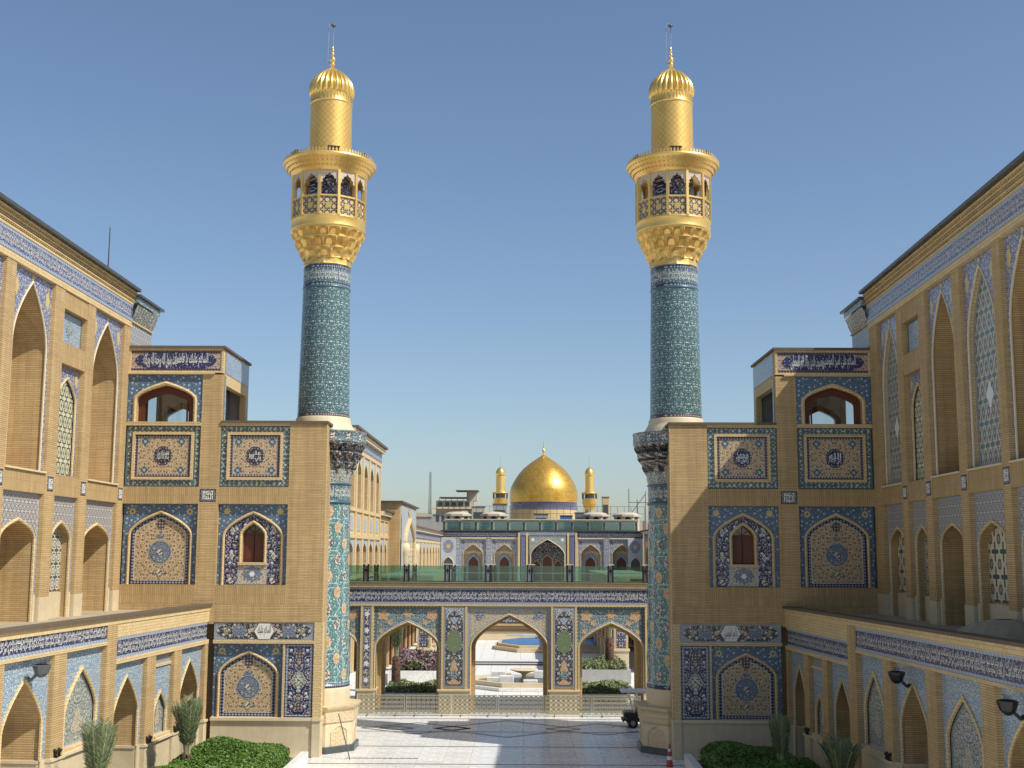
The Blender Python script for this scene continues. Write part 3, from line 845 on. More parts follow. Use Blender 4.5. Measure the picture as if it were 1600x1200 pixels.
# ------------------------------------------------------------------ tall side buildings with niches
def tall_wall(s, bays, pil, ynear, yfar, label, name='arcaded_building'):
    X0 = AX + s * 17.72
    t = 0.0 if s < 0 else .026                   # the right building stands slightly askew
    P = thing(name, label, 'building', (X0 - 57.5 * math.sin(t), 57.5 - 57.5 * math.cos(t), 0), PI / 2 if s < 0 else -PI / 2 - t, 'tall buildings along the court')
    sg = 1 if s < 0 else -1
    U = lambda a, b: tuple(sorted((sg * a, sg * b)))
    n0, n1 = U(ynear, yfar)
    box(P, 'wall_core', 'brick', n0, n1, 1.75, 6, 0, 21.6)
    box(P, 'wall_base', 'brick', n0, n1, 0.02, 1.7, 0, 6.5)
    for a, b in pil:
        u0, u1 = U(a, b)
        box(P, 'pilaster', 'brick', u0, u1, 0, 1.75, 6.5, 20.02)
        if b - a < 1.3: kufic(P, (u0 + u1) / 2, 12.0, .58, .58, -.012)
    box(P, 'cornice_base', 'brick_trim', n0, n1, -.03, 1.75, 20.02, 20.3)
    for a, b, kind in bays:
        u0, u1 = U(a, b); cx = (u0 + u1) / 2; w = (u1 - u0) / 2
        # upper zone
        up = thing_part('upper_bay', P)
        lo = thing_part('lower_bay', P)
        box(P, 'brick_apron', 'brick_upright', u0, u1, 0.03, 1.75, 11.57, 12.42)
        if kind in ('niche', 'fill'):
            A = (cx, w - .26, 17.1, 2.6)
            spandrel(up, 'tile_spandrel', 'tile_violet', u0, u1, 12.42, 20.02, A, .16)
            for k in (-1, 1): blob(up, 'gilt_tile', 'ochre_tile', cx + k * (w - .42), 19.25, .2, .34, .15, 5, .2)
            blob(up, 'gilt_tile', 'ochre_tile', cx, 19.86, .13, .11, .15, 3, .2)
            moulding(up, 'cream_stone', (cx, w - .32, 17.1, 2.54), 12.42, .16, .08, .05)
            if kind == 'niche': niche(up, 'brick', A, 12.42, .17, 1.45)
            else:
                niche(up, 'brick_trim', A, 12.42, .17, .17, back='lattice_teal')
                archband(up, 'tile_border', 'border_grey', A, 12.42, .2, .33)
                blob(up, 'white_star', 'white_tile', cx, 15.0, .3, .4, .33, 4, .2)
            box(up, 'sill', 'cream_stone', u0, u1, -.05, .2, 12.38, 12.45)
        else:
            box(up, 'brick_wall', 'brick_upright', u0, u1, .03, 1.75, 17.0, 17.88)
            box(up, 'brick_wall', 'brick_upright', u0, u1, .03, 1.75, 19.27, 20.02)
            box(up, 'tile_square', 'tile_azure', u0, u1, .28, 1.7, 17.88, 19.27)
            frame(up, 'square_border', 'teal_line', u0, u1, 17.88, 19.27, .06, .27, .29)
            blob(up, 'square_cartouche', 'tile_grey_floral', cx, 18.57, .33, .42, .27, 4, .08)
            B = (cx, w - .26, 15.5, 1.05)
            spandrel(up, 'tile_spandrel', 'tile_violet', u0, u1, 12.42, 17.0, B, .26)
            for k in (-1, 1): blob(up, 'gilt_tile', 'ochre_tile', cx + k * (w - .32), 16.55, .17, .24, .25, 5, .2)
            moulding(up, 'brick_trim', (cx, w - .34, 15.5, .97), 12.42, .26, .1, .06)
            archfill(up, 'lattice_panel', 'lattice_screen', (cx, w - .3, 15.5, 1.0), 12.42, .34)
        # lower zone
        C = (cx, w - .3, 9.72, .8)
        spandrel(lo, 'tile_spandrel', 'lattice_grey', u0, u1, 6.5, 11.57, C, .2, q=.43)
        frame(lo, 'spandrel_line', 'pale_tile_line', u0, u1, 6.5, 11.57, .1, .19, .22)
        moulding(lo, 'brick_trim', (cx, w - .34, 9.72, .76), 6.5, .2, .11, .07, q=.43)
        d = 1.5 if kind == 'niche' else .34
        niche(lo, 'brick', C, 6.5, .21, d, q=.43)
        if kind == 'fill': archfill(lo, 'lattice_panel', 'lattice_knot', (cx, w - .3, 9.72, .8), 7.72, .21 + d - .03, .43)
        if kind == 'mid': archfill(lo, 'lattice_panel', 'lattice_white', (cx, w - .3, 9.72, .8), 7.72, .21 + d - .03, .43)
        box(lo, 'stone_dado', 'limestone', u0 + .31, u1 - .31, .21 + d - .12, .21 + d, 6.5, 7.65)
        for k in (-1, 1): box(lo, 'jamb_strip', 'cream_stone', cx + k * (w - .3), cx + k * (w - .12), .1, .24, 6.5, 7.65)
    for a, b in pil:
        u0, u1 = U(a, b)
        box(P, 'pilaster_base', 'limestone', u0 - .02, u1 + .02, -.03, .3, 6.5, 7.55)
    # inscription band and cornice
    bd = thing_part('inscription_band', P)
    box(bd, 'tile_ground', 'script_violet', n0, n1, -.04, 1.75, 20.3, 21.1)
    for zz in (20.3, 20.98): box(bd, 'tile_border', 'pale_tile_line', n0, n1, -.05, -.035, zz, zz + .12)
    letters(bd, bandrows(n0 + .3, n1 - .3, 20.42, 20.98, 2.6, .016), 'white_tile', -.052)
    co = thing_part('cornice', P)
    m = MB()
    for k, (z0, z1, y) in enumerate(((21.1, 21.2, -.07), (21.3, 21.36, -.11), (21.48, 21.54, -.17), (21.66, 21.72, -.23))): m.box(n0, n1, y, 1.75, z0, z1)
    for z0, z1, y in ((21.2, 21.3, -.02), (21.36, 21.48, -.06), (21.54, 21.66, -.12)): m.box(n0, n1, y, 1.74, z0, z1)
    m.build('corbel_course', 'brick_trim', co)
    m = MB()
    for z0, z1, y in ((21.22, 21.3, -.09), (21.38, 21.48, -.14), (21.56, 21.66, -.2)):
        k = n0 + .05
        while k < n1:
            m.box(k, k + .09, y, y + .15, z0, z1); k += .2
    stuff(m.build('dentils', 'brick', co))
    box(co, 'roof_edge', 'roof_metal', n0, n1, -.42, 3, 21.74, 21.88)
    return P, U
LW, U_ = tall_wall(-1, [(52.7, 56.65, 'niche'), (49.05, 51.75, 'mid'), (44.15, 48.0, 'niche'), (39.6, 43.3, 'niche')], [(56.65, 57.5), (51.75, 52.7), (48.0, 49.05), (43.3, 44.15), (36, 39.6)], 36, 57.5, 'sunlit tall brick building with deep pointed niches, left side of the court')
RW, V_ = tall_wall(1, [(52.95, 56.1, 'fill'), (49.7, 52.1, 'mid'), (45.4, 48.75, 'niche'), (41.1, 44.5, 'fill'), (37.0, 40.35, 'niche')], [(56.1, 57.5), (52.1, 52.95), (48.75, 49.7), (44.5, 45.4), (40.35, 41.1), (33, 37)], 33, 57.5, 'shaded tall brick building with mosaic-filled arches, right side of the court')
def end_bay(P, U, s):
    e = thing_part('end_bay', P)
    u0, u1 = U(57.5, 60.9)
    box(e, 'brick_wall', 'brick', u0, u1, .05, 6, 6, 19.25)
    box(e, 'tile_strip', 'lattice_grey', u0, u1, .04, 6, 19.25, 20.3)
    box(e, 'ledge', 'brick_trim', u0, u1, -.04, 6, 20.3, 20.38)
    box(e, 'tile_wall', 'script_teal', u0, u1, .02, 6, 20.38, 21.5)
    q = MB()
    for k in range(9):
        c = u0 + (k + .5) * (u1 - u0) / 9
        for j in range(2):
            w = .17
            q.poly([(c - w, -.02 - j * .12, 20.45 + j * .35), (c, .03 - j * .12, 20.4 + j * .35), (c, -.14 - j * .12, 20.8 + j * .35), (c - w, -.17 - j * .12, 20.8 + j * .35)])
            q.poly([(c + w, -.02 - j * .12, 20.45 + j * .35), (c, .03 - j * .12, 20.4 + j * .35), (c, -.14 - j * .12, 20.8 + j * .35), (c + w, -.17 - j * .12, 20.8 + j * .35)])
    stuff(q.build('muqarnas_cells', 'tile_grey_floral', e))
    uu0, uu1 = U(57.55, 61.05)
    box(e, 'eave_tile', 'tile_teal_scroll', uu0, uu1, -.3, 6, 21.22, 21.52)
    uu0, uu1 = U(57.5, 61.4)
    box(e, 'eave', 'roof_metal', uu0, uu1, -.42, 6, 21.52, 21.64)
end_bay(LW, U_, -1); end_bay(RW, V_, 1)
MB().tube((56.2, .8, 21.8), (56.2, .8, 24.6), .04, .025).build('lightning_rod', 'roof_metal', LW)

# ------------------------------------------------------------------ low arcades in front of them
KN = math.hypot(1, .0724)
def low_arcade(s, bays, pil, far, label):
    X0 = -14.5 if s < 0 else 12.27
    rz = math.atan2(1, .0724) if s < 0 else math.atan2(-1, .0724)
    P = thing('low_arcade', label, 'arcade', (X0, 57.5, 0), rz, 'low tiled arcades along the court')
    sg = 1 if s < 0 else -1
    U = lambda a, b: tuple(sorted((sg * (a - 57.5) * KN, sg * (b - 57.5) * KN)))
    ynear = min(a for a, b in pil)
    n0, n1 = U(ynear, 57.5)
    box(P, 'back_wall', 'brick', n0, n1, 3.4, 3.7, 0, 6.5)
    box(P, 'roof_deck', 'roof_deck', n0, n1, .36, 5.6, 6.42, 6.62)
    box(P, 'parapet', 'brick_trim', n0, n1, -.03, .36, 6.62, 6.84)
    box(P, 'coping', 'coping', n0, n1, -.12, .45, 6.84, 6.95)
    S_ = {}
    S_['far'] = dict(led=1.7, top=5.12, b0=5.3, b1=6.1, ap=4.58, sp=3.1) if s < 0 else dict(led=1.62, top=5.0, b0=5.14, b1=5.96, ap=4.42, sp=3.0)
    S_['near'] = dict(led=2.5, top=5.9, b0=6.02, b1=6.78, ap=5.28, sp=3.7) if s < 0 else dict(led=2.1, top=5.6, b0=5.7, b1=6.55, ap=5.0, sp=3.5)
    for tagn, (a, b) in (('far', (far, 57.3)), ('near', (ynear, far - .9))):
        d = S_[tagn]; u0, u1 = U(a, b); fu0, fu1 = U(a if tagn == 'far' else ynear, 57.5 if tagn == 'far' else far - .9)
        box(P, 'brick_band', 'brick_trim', fu0, fu1, 0, .36, d['b1'], 6.62)
        box(P, 'brick_ledge', 'brick_trim', fu0, fu1, -.02, .36, d['top'], d['b0'])
        bd = thing_part('inscription_band', P)
        box(bd, 'tile_ground', 'script_navy', u0, u1, .03, .36, d['b0'], d['b1'])
        for zz in (d['b0'], d['b1'] - .11): box(bd, 'tile_border', 'pale_tile_line', u0, u1, .012, .03, zz, zz + .11)
        letters(bd, bandrows(u0 + .1, u1 - .1, d['b0'] + .11, d['b1'] - .11, 2.3, .02, .25), 'white_tile', .008)
    a, b = U(far - .9, far)
    box(P, 'pier', 'brick', a, b, -.02, .4, 0, 6.62)
    for a, b in pil:
        d = S_['far' if a >= far - .5 else 'near']
        u0, u1 = U(a, b)
        box(P, 'pilaster', 'brick', u0, u1, 0, .9, d['led'], d['top'])
        box(P, 'pilaster_plinth', 'limestone', u0 - .02, u1 + .02, -.04, .9, 0, d['led'] - .1)
        box(P, 'plinth_ledge', 'cream_stone', u0 - .05, u1 + .05, -.1, .9, d['led'] - .1, d['led'])
    for a, b, kind in bays:
        d = S_['far' if a >= far - .5 else 'near']
        u0, u1 = U(a, b); cx, w = (u0 + u1) / 2, (u1 - u0) / 2
        q = thing_part('arcade_bay', P)
        tm = 'tile_azure'
        if kind == 'open':
            A = (cx, w - .32, d['sp'], d['ap'] - d['sp'])
            spandrel(q, 'tile_spandrel', tm, u0, u1, d['led'], d['top'], A, .2, q=.66)
            box(q, 'jamb_plinth', 'limestone', u0, cx - w + .32, .16, .3, 0, d['led'])
            box(q, 'jamb_plinth', 'limestone', cx + w - .32, u1, .16, .3, 0, d['led'])
            moulding(q, 'brick_trim', (cx, w - .4, d['sp'], d['ap'] - d['sp'] - .08), d['led'] - .02, .2, .1, .07, q=.66)
            P2 = archpath(*A, 0, .66)
            MB().strip([(x, .21, z) for x, z in P2], [(x, 1.7, z) for x, z in P2]).build('arch_reveal', 'brick', q)
            for k in (-1, 1): box(q, 'reveal_plinth', 'limestone', cx + k * (w - .32), cx + k * (w - .36), .25, 1.7, 0, d['led'] - .1)
            for k in (-1, 1): box(q, 'reveal_ledge', 'cream_stone', cx + k * (w - .32), cx + k * (w - .4), .22, 1.72, d['led'] - .1, d['led'])
            A2 = (cx, w - .75, d['sp'] - .3, d['ap'] - d['sp'] - .15)
            spandrel(q, 'inner_wall', 'brick', cx - w + .3, cx + w - .3, 0, d['ap'] + .1, A2, 1.7, 1.95, q=.66)
        else:
            wi = w - .3
            A = (cx, wi, d['sp'] + (.1 if kind == 'blind' else -.35), (d['ap'] - d['sp'] - .1) if kind == 'blind' else .85)
            z1 = d['top']
            if kind == 'narrow':
                box(q, 'tile_border', 'border_grey', u0, u1, .2, .36, z1 - .42, z1)
                box(q, 'trim', 'brick_trim', u0, u1, .13, .36, z1 - .52, z1 - .42)
                z1 -= .52
            spandrel(q, 'tile_spandrel', tm, u0, u1, d['led'] + .12, z1, A, .2, q=.66)
            moulding(q, 'brick_trim', (A[0], A[1] - .12, A[2], A[3] - .12), d['led'] + .12, .2, .14, .09, q=.66)
            archfill(q, 'tile_field', 'tile_grey_floral', (A[0], A[1] - .1, A[2], A[3] - .1), d['led'] + .12, .28, .66)
            archband(q, 'tile_border', 'pale_tile_line', (A[0], A[1] - .1, A[2], A[3] - .1), d['led'] + .12, .07, .272, .66)
            blob(q, 'flower_vase', 'tile_beige_fine', cx, d['led'] + .85, wi * .3, .4, .268, 3, .25, ph=PI / 2)
            box(q, 'panel_sill', 'brick_trim', u0, u1, .05, .4, d['led'], d['led'] + .12)
            box(q, 'panel_plinth', 'limestone', u0, u1, .08, .6, 0, d['led'] - .1)
            box(q, 'plinth_ledge', 'cream_stone', u0, u1, -.04, .6, d['led'] - .1, d['led'])
    return P, U
LA, _ = low_arcade(-1, [(54.0, 57.1, 'open'), (50.95, 53.1, 'narrow'), (46.8, 50.0, 'open'), (42.57, 45.9, 'blind'), (38.2, 41.65, 'open'), (34.0, 37.3, 'blind')],
                   [(57.1, 57.5), (53.1, 54.0), (50.0, 50.95), (41.65, 42.57), (37.3, 38.2), (33.2, 34.0)], 46.8, 'low sunlit arcade with blue tiled arches, left foreground')
RA, _ = low_arcade(1, [(54.8, 57.25, 'open'), (52.25, 54.1, 'narrow'), (48.95, 51.6, 'open'), (45.3, 48.05, 'blind'), (41.4, 44.5, 'open'), (37.3, 40.6, 'blind'), (33.2, 36.4, 'open')],
                   [(57.25, 57.5), (54.1, 54.8), (51.6, 52.25), (44.5, 45.3), (40.6, 41.4), (36.4, 37.3), (32.4, 33.2)], 48.95, 'low shaded arcade with tiled arches and white script band, right foreground')
mo = MB()
for j in range(7):
    r0 = 1.9 * math.cos(j * PI / 14)
    mo.v += [(17.2 + (r0 * math.cos(2 * PI * i / 24)) * .6, 2.4 + r0 * math.sin(2 * PI * i / 24), 6.55 + .75 * math.sin(j * PI / 14)) for i in range(24)]
for j in range(6): mo.f += [(j * 24 + i, j * 24 + (i + 1) % 24, (j + 1) * 24 + (i + 1) % 24, (j + 1) * 24 + i) for i in range(24)]
mo.build('roof_vault', 'roof_deck', RA)
# ------------------------------------------------------------------ the two great minarets
def cellmesh(name, z0, z1, r0, r1, n, mat, lip=.06, nu=8, nv=7):
    m = MB()
    da = PI / n * .985
    for j in range(nv + 1):
        t = j / nv
        for i in range(nu + 1):
            a = -1 + 2 * i / nu
            k = abs(a) ** 1.6
            # a pointed hollow that closes toward the top
            hol = t ** 3.2
            rib = min(1.0, t * 1.5) ** .8
            r = r0 + (r1 - r0) * (hol * (1 - k) + rib * k) - .13 * (1 - k) * math.sin(PI * min(1, t * 1.15)) * (r1 - r0 > .12)
            an = a * da
            zz = z0 + (z1 - z0) * t - (z1 - z0) * .16 * k * (1 - t)
            m.v.append((r * math.cos(an), r * math.sin(an), zz))
    for j in range(nv):
        for i in range(nu):
            b = j * (nu + 1) + i
            m.f.append((b, b + 1, b + nu + 2, b + nu + 1))
    A = [(r1 * math.cos(-da + 2 * da * i / nu), r1 * math.sin(-da + 2 * da * i / nu), z1) for i in range(nu + 1)]
    B = [(x, y, z + lip) for x, y, z in A]
    m.strip(A, B)
    C = [(x * .8, y * .8, z + lip) for x, y, z in A]
    m.strip(B, C)
    return m.mesh(name, mat)
def ring(p, name, mat, prof, n=48, smooth=True): return MB().lathe(prof, n).build(name, mat, p, smooth=smooth)
def cylfn(r, off=0.0): return lambda x, z: (r * math.sin(x / r + off), -r * math.cos(x / r + off), z)
OCT = [(math.cos(PI / 8 + i * PI / 4), math.sin(PI / 8 + i * PI / 4)) for i in range(8)]
def octo(p, name, mat, prof):
    m = MB()
    k = 1 / math.cos(PI / 8)
    R = [[(r * k * x, r * k * y, z) for x, y in OCT] for r, z in prof]
    for A, B in zip(R, R[1:]): m.strip(A, B, True)
    m.poly(R[-1])
    return m.build(name, mat, p)
gold_cells = tile_cells = None
parts_cache = {}
def minaret(s):
    side = 'left' if s < 0 else 'right'
    P = thing('minaret', 'tall %s minaret with golden balcony and teal tiled shaft' % side, 'minaret', (AX + s * 8.79, 60.3, 0), group='pair of great minarets')
    # pedestal
    octo(P, 'pedestal_foot', 'dark_stone', [(2.0, 0), (2.0, .28), (1.95, .32), (1.5, .32)])
    octo(P, 'pedestal', 'cream_stone', [(1.88, .32), (1.88, 1.36), (1.5, 1.37)])
    octo(P, 'pedestal_crown', 'carved_stone', [(1.9, 1.36), (1.94, 1.42), (1.94, 1.9), (2.0, 1.96), (2.07, 2.06), (2.09, 2.16), (1.4, 2.18)])
    for k in range(8):
        a = k * PI / 4 - PI / 2
        if k not in (0, 1, 7, 2, 6): continue
        f = thing_part('relief_panel', P, (0, 0, 0), a + PI / 2)
        moulding(f, 'cream_stone', (0, .44, .92, .3), .36, -1.88, .05, .04)
        archfill(f, 'relief_field', 'carved_stone', (0, .44, .92, .3), .36, -1.884)
    ring(P, 'base_ring', 'cream_stone', [(1.6, 2.16), (1.62, 2.5), (1.6, 2.62), (1.64, 2.86), (1.59, 2.96)])
    ring(P, 'lower_column', 'tile_column', [(1.58, 2.94), (1.41, 11.7)], 64)
    ring(P, 'column_border', 'border_navy', [(1.6, 2.95), (1.6, 3.12), (1.575, 3.13)], 64)
    rm = lambda z: 1.58 + (1.41 - 1.58) * (z - 2.94) / 8.76
    # medallions set into the lower column
    med = {}
    for j in range(11):
        for i in range(10):
            z = 3.55 + j * .775
            an = (i + (.5 if j % 2 else 0)) * 2 * PI / 10 + .15
            d = (math.cos(an), math.sin(an))
            if d[1] > .45: continue
            kind = (i + j // 2) % 2 if j % 2 == 0 else 1 - (i + j // 2) % 2
            key = (j, kind)
            if key not in med:
                r = rm(z) + .012
                hw, hh = (.2, .28) if kind else (.17, .25)
                def patch(hw, hh, r, z, lob, mat):
                    m = MB(); c = (r * 1.0, 0, z)
                    ptsA = []
                    for q in range(20):
                        t = 2 * PI * q / 20
                        kk = 1 + .1 * math.cos(lob * t)
                        ptsA.append((hw * kk * math.cos(t) / r, z + hh * kk * math.sin(t)))
                    b = len(m.v); m.v.append(c); m.v += [(r * math.cos(u), r * math.sin(u), zz) for u, zz in ptsA]
                    m.f += [(b, b + 1 + q, b + 1 + (q + 1) % 20) for q in range(20)]
                    return m.mesh('tile_medallion', mat)
                med[key] = (patch(hw + .018, hh + .022, r, z, 8, 'border_teal'), patch(hw, hh, r + .006, z, 8, 'ochre_orange' if kind else 'pale_flower'), patch(hw * .42, hh * .42, r + .011, z, 6, 'orange_tile' if kind else 'tile_rosette'))
            o = link('tile_medallion', med[key][0], P, (0, 0, 0), an)
            link('medallion_field', med[key][1], o); link('medallion_heart', med[key][2], o)
    ring(P, 'ring', 'teal_line', [(1.43, 11.68), (1.47, 11.7), (1.47, 11.8), (1.43, 11.82)])
    bd = thing_part('column_inscription', P)
    ring(bd, 'tile_ground', 'script_teal', [(1.42, 11.8), (1.42, 12.62)])
    letters(bd, bandrows(-2.6, 2.6, 11.9, 12.55, 1.7, .016), 'white_tile', 0, cylfn(1.432))
    ring(P, 'ring', 'teal_line', [(1.43, 12.6), (1.47, 12.62), (1.47, 12.68), (1.43, 12.7)])
    ring(P, 'corbel_core', 'tile_grey_floral', [(1.41, 12.66), (1.42, 13.2), (1.6, 14.0), (1.72, 14.6)])
    if 'tc' not in parts_cache:
        parts_cache['tc'] = [cellmesh('muqarnas_cell', 12.72, 13.22, 1.42, 1.5, 12, 'tile_grey_floral'), cellmesh('muqarnas_cell', 13.18, 13.68, 1.46, 1.72, 14, 'tile_dark_floral'),
                             cellmesh('muqarnas_cell', 13.66, 14.14, 1.6, 1.94, 16, 'tile_dark_floral'), cellmesh('muqarnas_cell', 14.12, 14.6, 1.8, 2.1, 18, 'tile_dark_floral')]
        parts_cache['tn'] = [12, 14, 16, 18]
    for t, (me, n) in enumerate(zip(parts_cache['tc'], parts_cache['tn'])):
        for i in range(n): link('muqarnas_cell', me, P, (0, 0, 0), (i + .5 * (t % 2)) * 2 * PI / n)
    ring(P, 'collar', 'tile_collar', [(1.9, 14.62), (2.12, 14.64), (2.15, 14.7), (2.13, 14.74), (2.13, 15.12), (2.17, 15.16), (2.15, 15.22), (1.5, 15.24)])
    for i in range(16):
        an = i * 2 * PI / 16
        blobm = parts_cache.setdefault('cf', None)
        if blobm is None:
            m = MB(); b = 0; r = 2.14
            pts = [(.16 * (1 + .2 * math.cos(3 * t + PI / 2)) * math.cos(t), .17 * (1 + .2 * math.cos(3 * t + PI / 2)) * math.sin(t)) for t in (2 * PI * q / 16 for q in range(16))]
            m.poly([(r * math.cos(u / r), r * math.sin(u / r), 14.92 + z) for u, z in pts])
            parts_cache['cf'] = m.mesh('collar_flower', 'pale_flower')
        link('collar_flower', parts_cache['cf'], P, (0, 0, 0), an)
    ring(P, 'shaft_base', 'cream_stone', [(1.62, 15.2), (1.6, 15.3), (1.42, 15.6), (1.36, 15.72), (1.36, 15.86), (1.31, 15.95)])
    ring(P, 'tiled_shaft', 'tile_shaft', [(1.285, 15.9), (1.18, 22.45)], 64)
    ring(P, 'shaft_border', 'border_plum', [(1.29, 15.94), (1.29, 16.1), (1.28, 16.12)], 64)
    ring(P, 'ring', 'teal_line', [(1.18, 22.4), (1.21, 22.44), (1.21, 22.5), (1.18, 22.54)])
    bd = thing_part('shaft_inscription', P)
    ring(bd, 'tile_ground', 'script_teal', [(1.175, 22.5), (1.165, 23.6)])
    for z in (22.54, 23.42): ring(bd, 'tile_border', 'border_navy', [(1.18, z), (1.18, z + .13)])
    letters(bd, bandrows(-2.3, 2.3, 22.7, 23.4, 1.5, .016, k0=1), 'white_tile', 0, cylfn(1.186))
    # golden gallery
    ring(P, 'gold_collar', 'gold', [(1.16, 23.58), (1.24, 23.62), (1.22, 23.7), (1.2, 23.9), (1.22, 24.2)], 12, False)
    ring(P, 'gold_corbel_core', 'gold', [(1.2, 24.0), (1.28, 24.4), (1.55, 24.95), (1.75, 25.4)])
    if 'gc' not in parts_cache:
        parts_cache['gc'] = [cellmesh('muqarnas_cell', 23.96, 24.42, 1.22, 1.44, 12, 'gold'), cellmesh('muqarnas_cell', 24.4, 24.92, 1.32, 1.68, 16, 'gold'), cellmesh('muqarnas_cell', 24.9, 25.36, 1.56, 1.86, 20, 'gold')]
        m = MB()
        m.box(-.065, .065, -1.93, -1.72, 25.95, 28.22)
        parts_cache['post'] = m.mesh('gallery_post', 'gold')
        w = 1.81 * math.tan(PI / 12)
        m = MB().box(-w, w, -1.8, -1.74, 25.98, 26.88)
        parts_cache['bal'] = m.mesh('balustrade_panel', 'lattice_gold')
        m = MB().poly([(.15 * math.cos(t), -1.812, 26.43 + .15 * math.sin(t)) for t in (2 * PI * q / 20 for q in range(20))])
        parts_cache['disc'] = m.mesh('gilt_disc', 'gold_bright')
        # lobed arch screen
        half = [(-w * .84, 27.45), (-w * .84, 27.58), (-w * .66, 27.62), (-w * .7, 27.76), (-w * .5, 27.82), (-w * .42, 27.94), (-w * .2, 27.98), (0, 28.1)]
        pts = [(-w, 27.4), (-w * .84, 27.4)] + half + [(-x, z) for x, z in half[-2::-1]] + [(w * .84, 27.4), (w, 27.4), (w, 28.22), (-w, 28.22)]
        m = MB().prism(pts, -1.8, -1.75)
        m.box(-w, -w * .84, -1.8, -1.75, 26.9, 27.4).box(w * .84, w, -1.8, -1.75, 26.9, 27.4)
        parts_cache['scr'] = m.mesh('arch_screen', 'border_rose')
        m = MB().box(-w, w, -1.86, -1.7, 26.88, 26.96).box(-w, w, -1.86, -1.7, 25.93, 25.99)
        parts_cache['rail'] = m.mesh('gallery_rail', 'gold')
    for t, (me, n) in enumerate(zip(parts_cache['gc'], (12, 16, 20))):
        for i in range(n): link('muqarnas_cell', me, P, (0, 0, 0), (i + .5 * (t % 2)) * 2 * PI / n)
    ring(P, 'gallery_floor', 'gold', [(.5, 25.4), (1.84, 25.4), (1.9, 25.44), (1.88, 25.5), (1.88, 25.88), (1.91, 25.92), (1.88, 25.96), (.5, 25.96)])
    ring(P, 'gallery_core', 'tile_navy_deep', [(1.05, 25.9), (1.05, 28.4)])
    for i in range(12):
        a = i * PI / 6 + PI / 12 * (0 if s > 0 else .6)
        sc = thing_part('gallery_bay', P, (0, 0, 0), a)
        link('gallery_post', parts_cache['post'], sc, (0, 0, 0), PI / 12)
        link('balustrade_panel', parts_cache['bal'], sc); link('gilt_disc', parts_cache['disc'], sc)
        link('arch_screen', parts_cache['scr'], sc); link('gallery_rail', parts_cache['rail'], sc)
    ring(P, 'gallery_ceiling', 'gold', [(.5, 28.2), (1.82, 28.2), (1.9, 28.24), (1.9, 28.34), (1.96, 28.38), (2.0, 28.48), (2.1, 28.56), (2.14, 28.66), (2.24, 28.74), (2.3, 28.84), (2.37, 28.92), (2.38, 29.02), (2.3, 29.06), (.8, 29.06)], 72)
    m = MB()
    for r, z, n, hh in ((2.0, 28.4, 60, .1), (2.14, 28.58, 60, .1), (2.27, 28.75, 60, .1)):
        for i in range(n):
            a = 2 * PI * i / n; c, q = math.cos(a), math.sin(a); d = .085
            m.poly([(r * c + q * d, r * q - c * d, z + hh), (r * c - q * d, r * q + c * d, z + hh), ((r - .16) * c, (r - .16) * q, z - .05)])
            m.poly([(r * c + q * d, r * q - c * d, z + hh), ((r + .07) * c, (r + .07) * q, z + hh * .4), ((r - .16) * c, (r - .16) * q, z - .05)])
    stuff(m.build('cornice_cells', 'gold', P))
    m = MB()
    for i in range(84):
        a = 2 * PI * i / 84; c, q = math.cos(a), math.sin(a); d = .05; r = 2.26
        for w, z0, z1 in ((.04, 29.05, 29.14), (.055, 29.14, 29.21), (.025, 29.21, 29.27)):
            m.poly([(r * c + q * w, r * q - c * w, z0), (r * c - q * w, r * q + c * w, z0), (r * c - q * w, r * q + c * w, z1), (r * c + q * w, r * q - c * w, z1)])
    stuff(m.build('cresting', 'gold', P))
    ring(P, 'gold_shaft', 'gold_shaft', [(1.08, 29.04), (1.06, 32.2)], 64)
    ring(P, 'neck_band', 'gold', [(1.07, 32.16), (1.1, 32.2), (1.1, 32.24), (1.07, 32.28), (1.07, 32.64), (1.12, 32.7)], 64)
    m = MB()
    for i in range(40):
        a = 2 * PI * i / 40; c, q = math.cos(a), math.sin(a); w = .03; r = 1.09
        m.poly([(r * c + q * w, r * q - c * w, 32.3), (r * c - q * w, r * q + c * w, 32.3), (r * c - q * w, r * q + c * w, 32.62), (r * c + q * w, r * q - c * w, 32.62)])
    stuff(m.build('neck_fluting', 'gold_bright', P))
    prof = [(1.02, 32.62), (1.1, 32.68), (1.14, 32.82), (1.15, 33.0), (1.12, 33.2), (1.03, 33.42), (.88, 33.65), (.68, 33.86), (.42, 34.05), (.16, 34.22), (.05, 34.3)]
    mm = MB()
    n, ribs = 192, 24
    for r, z in prof:
        for i in range(n):
            a = 2 * PI * i / n
            k = r * (.87 + .16 * abs(math.sin(a * ribs / 2)) ** .6)
            mm.v.append((k * math.cos(a), k * math.sin(a), z))
    for j in range(len(prof) - 1): mm.f += [(j * n + i, j * n + (i + 1) % n, (j + 1) * n + (i + 1) % n, (j + 1) * n + i) for i in range(n)]
    mm.build('ribbed_dome', 'gold_bright', P, smooth=True)
    fin = [(.05, 34.25)]
    for z, r in ((34.46, .13), (34.72, .15), (35.0, .09), (35.2, .08)):
        for q in range(-3, 4): fin.append((max(.035, r * math.cos(q * PI / 7)), z + r * .85 * math.sin(q * PI / 6.2)))
    fin.append((.03, 35.45))
    ring(P, 'finial', 'gold_bright', fin, 20)
    m = MB().tube((-.26, 0, 34.55), (-.22, 0, 36.72), .014, n=5).tube((-.24, 0, 35.3), (0, 0, 35.3), .012, n=5).tube((-.24, 0, 34.55), (0, 0, 34.55), .012, n=5).tube((-.22, 0, 36.72), (.02, 0, 36.66), .014, n=5)
    m.tube((.0, 0, 35.4), (.02, 0, 36.2), .014, n=5).tube((0, 0, 36.2), (.02, 0, 36.5), .035, .02, n=6)
    m.build('beacon_bracket', 'steel', P)
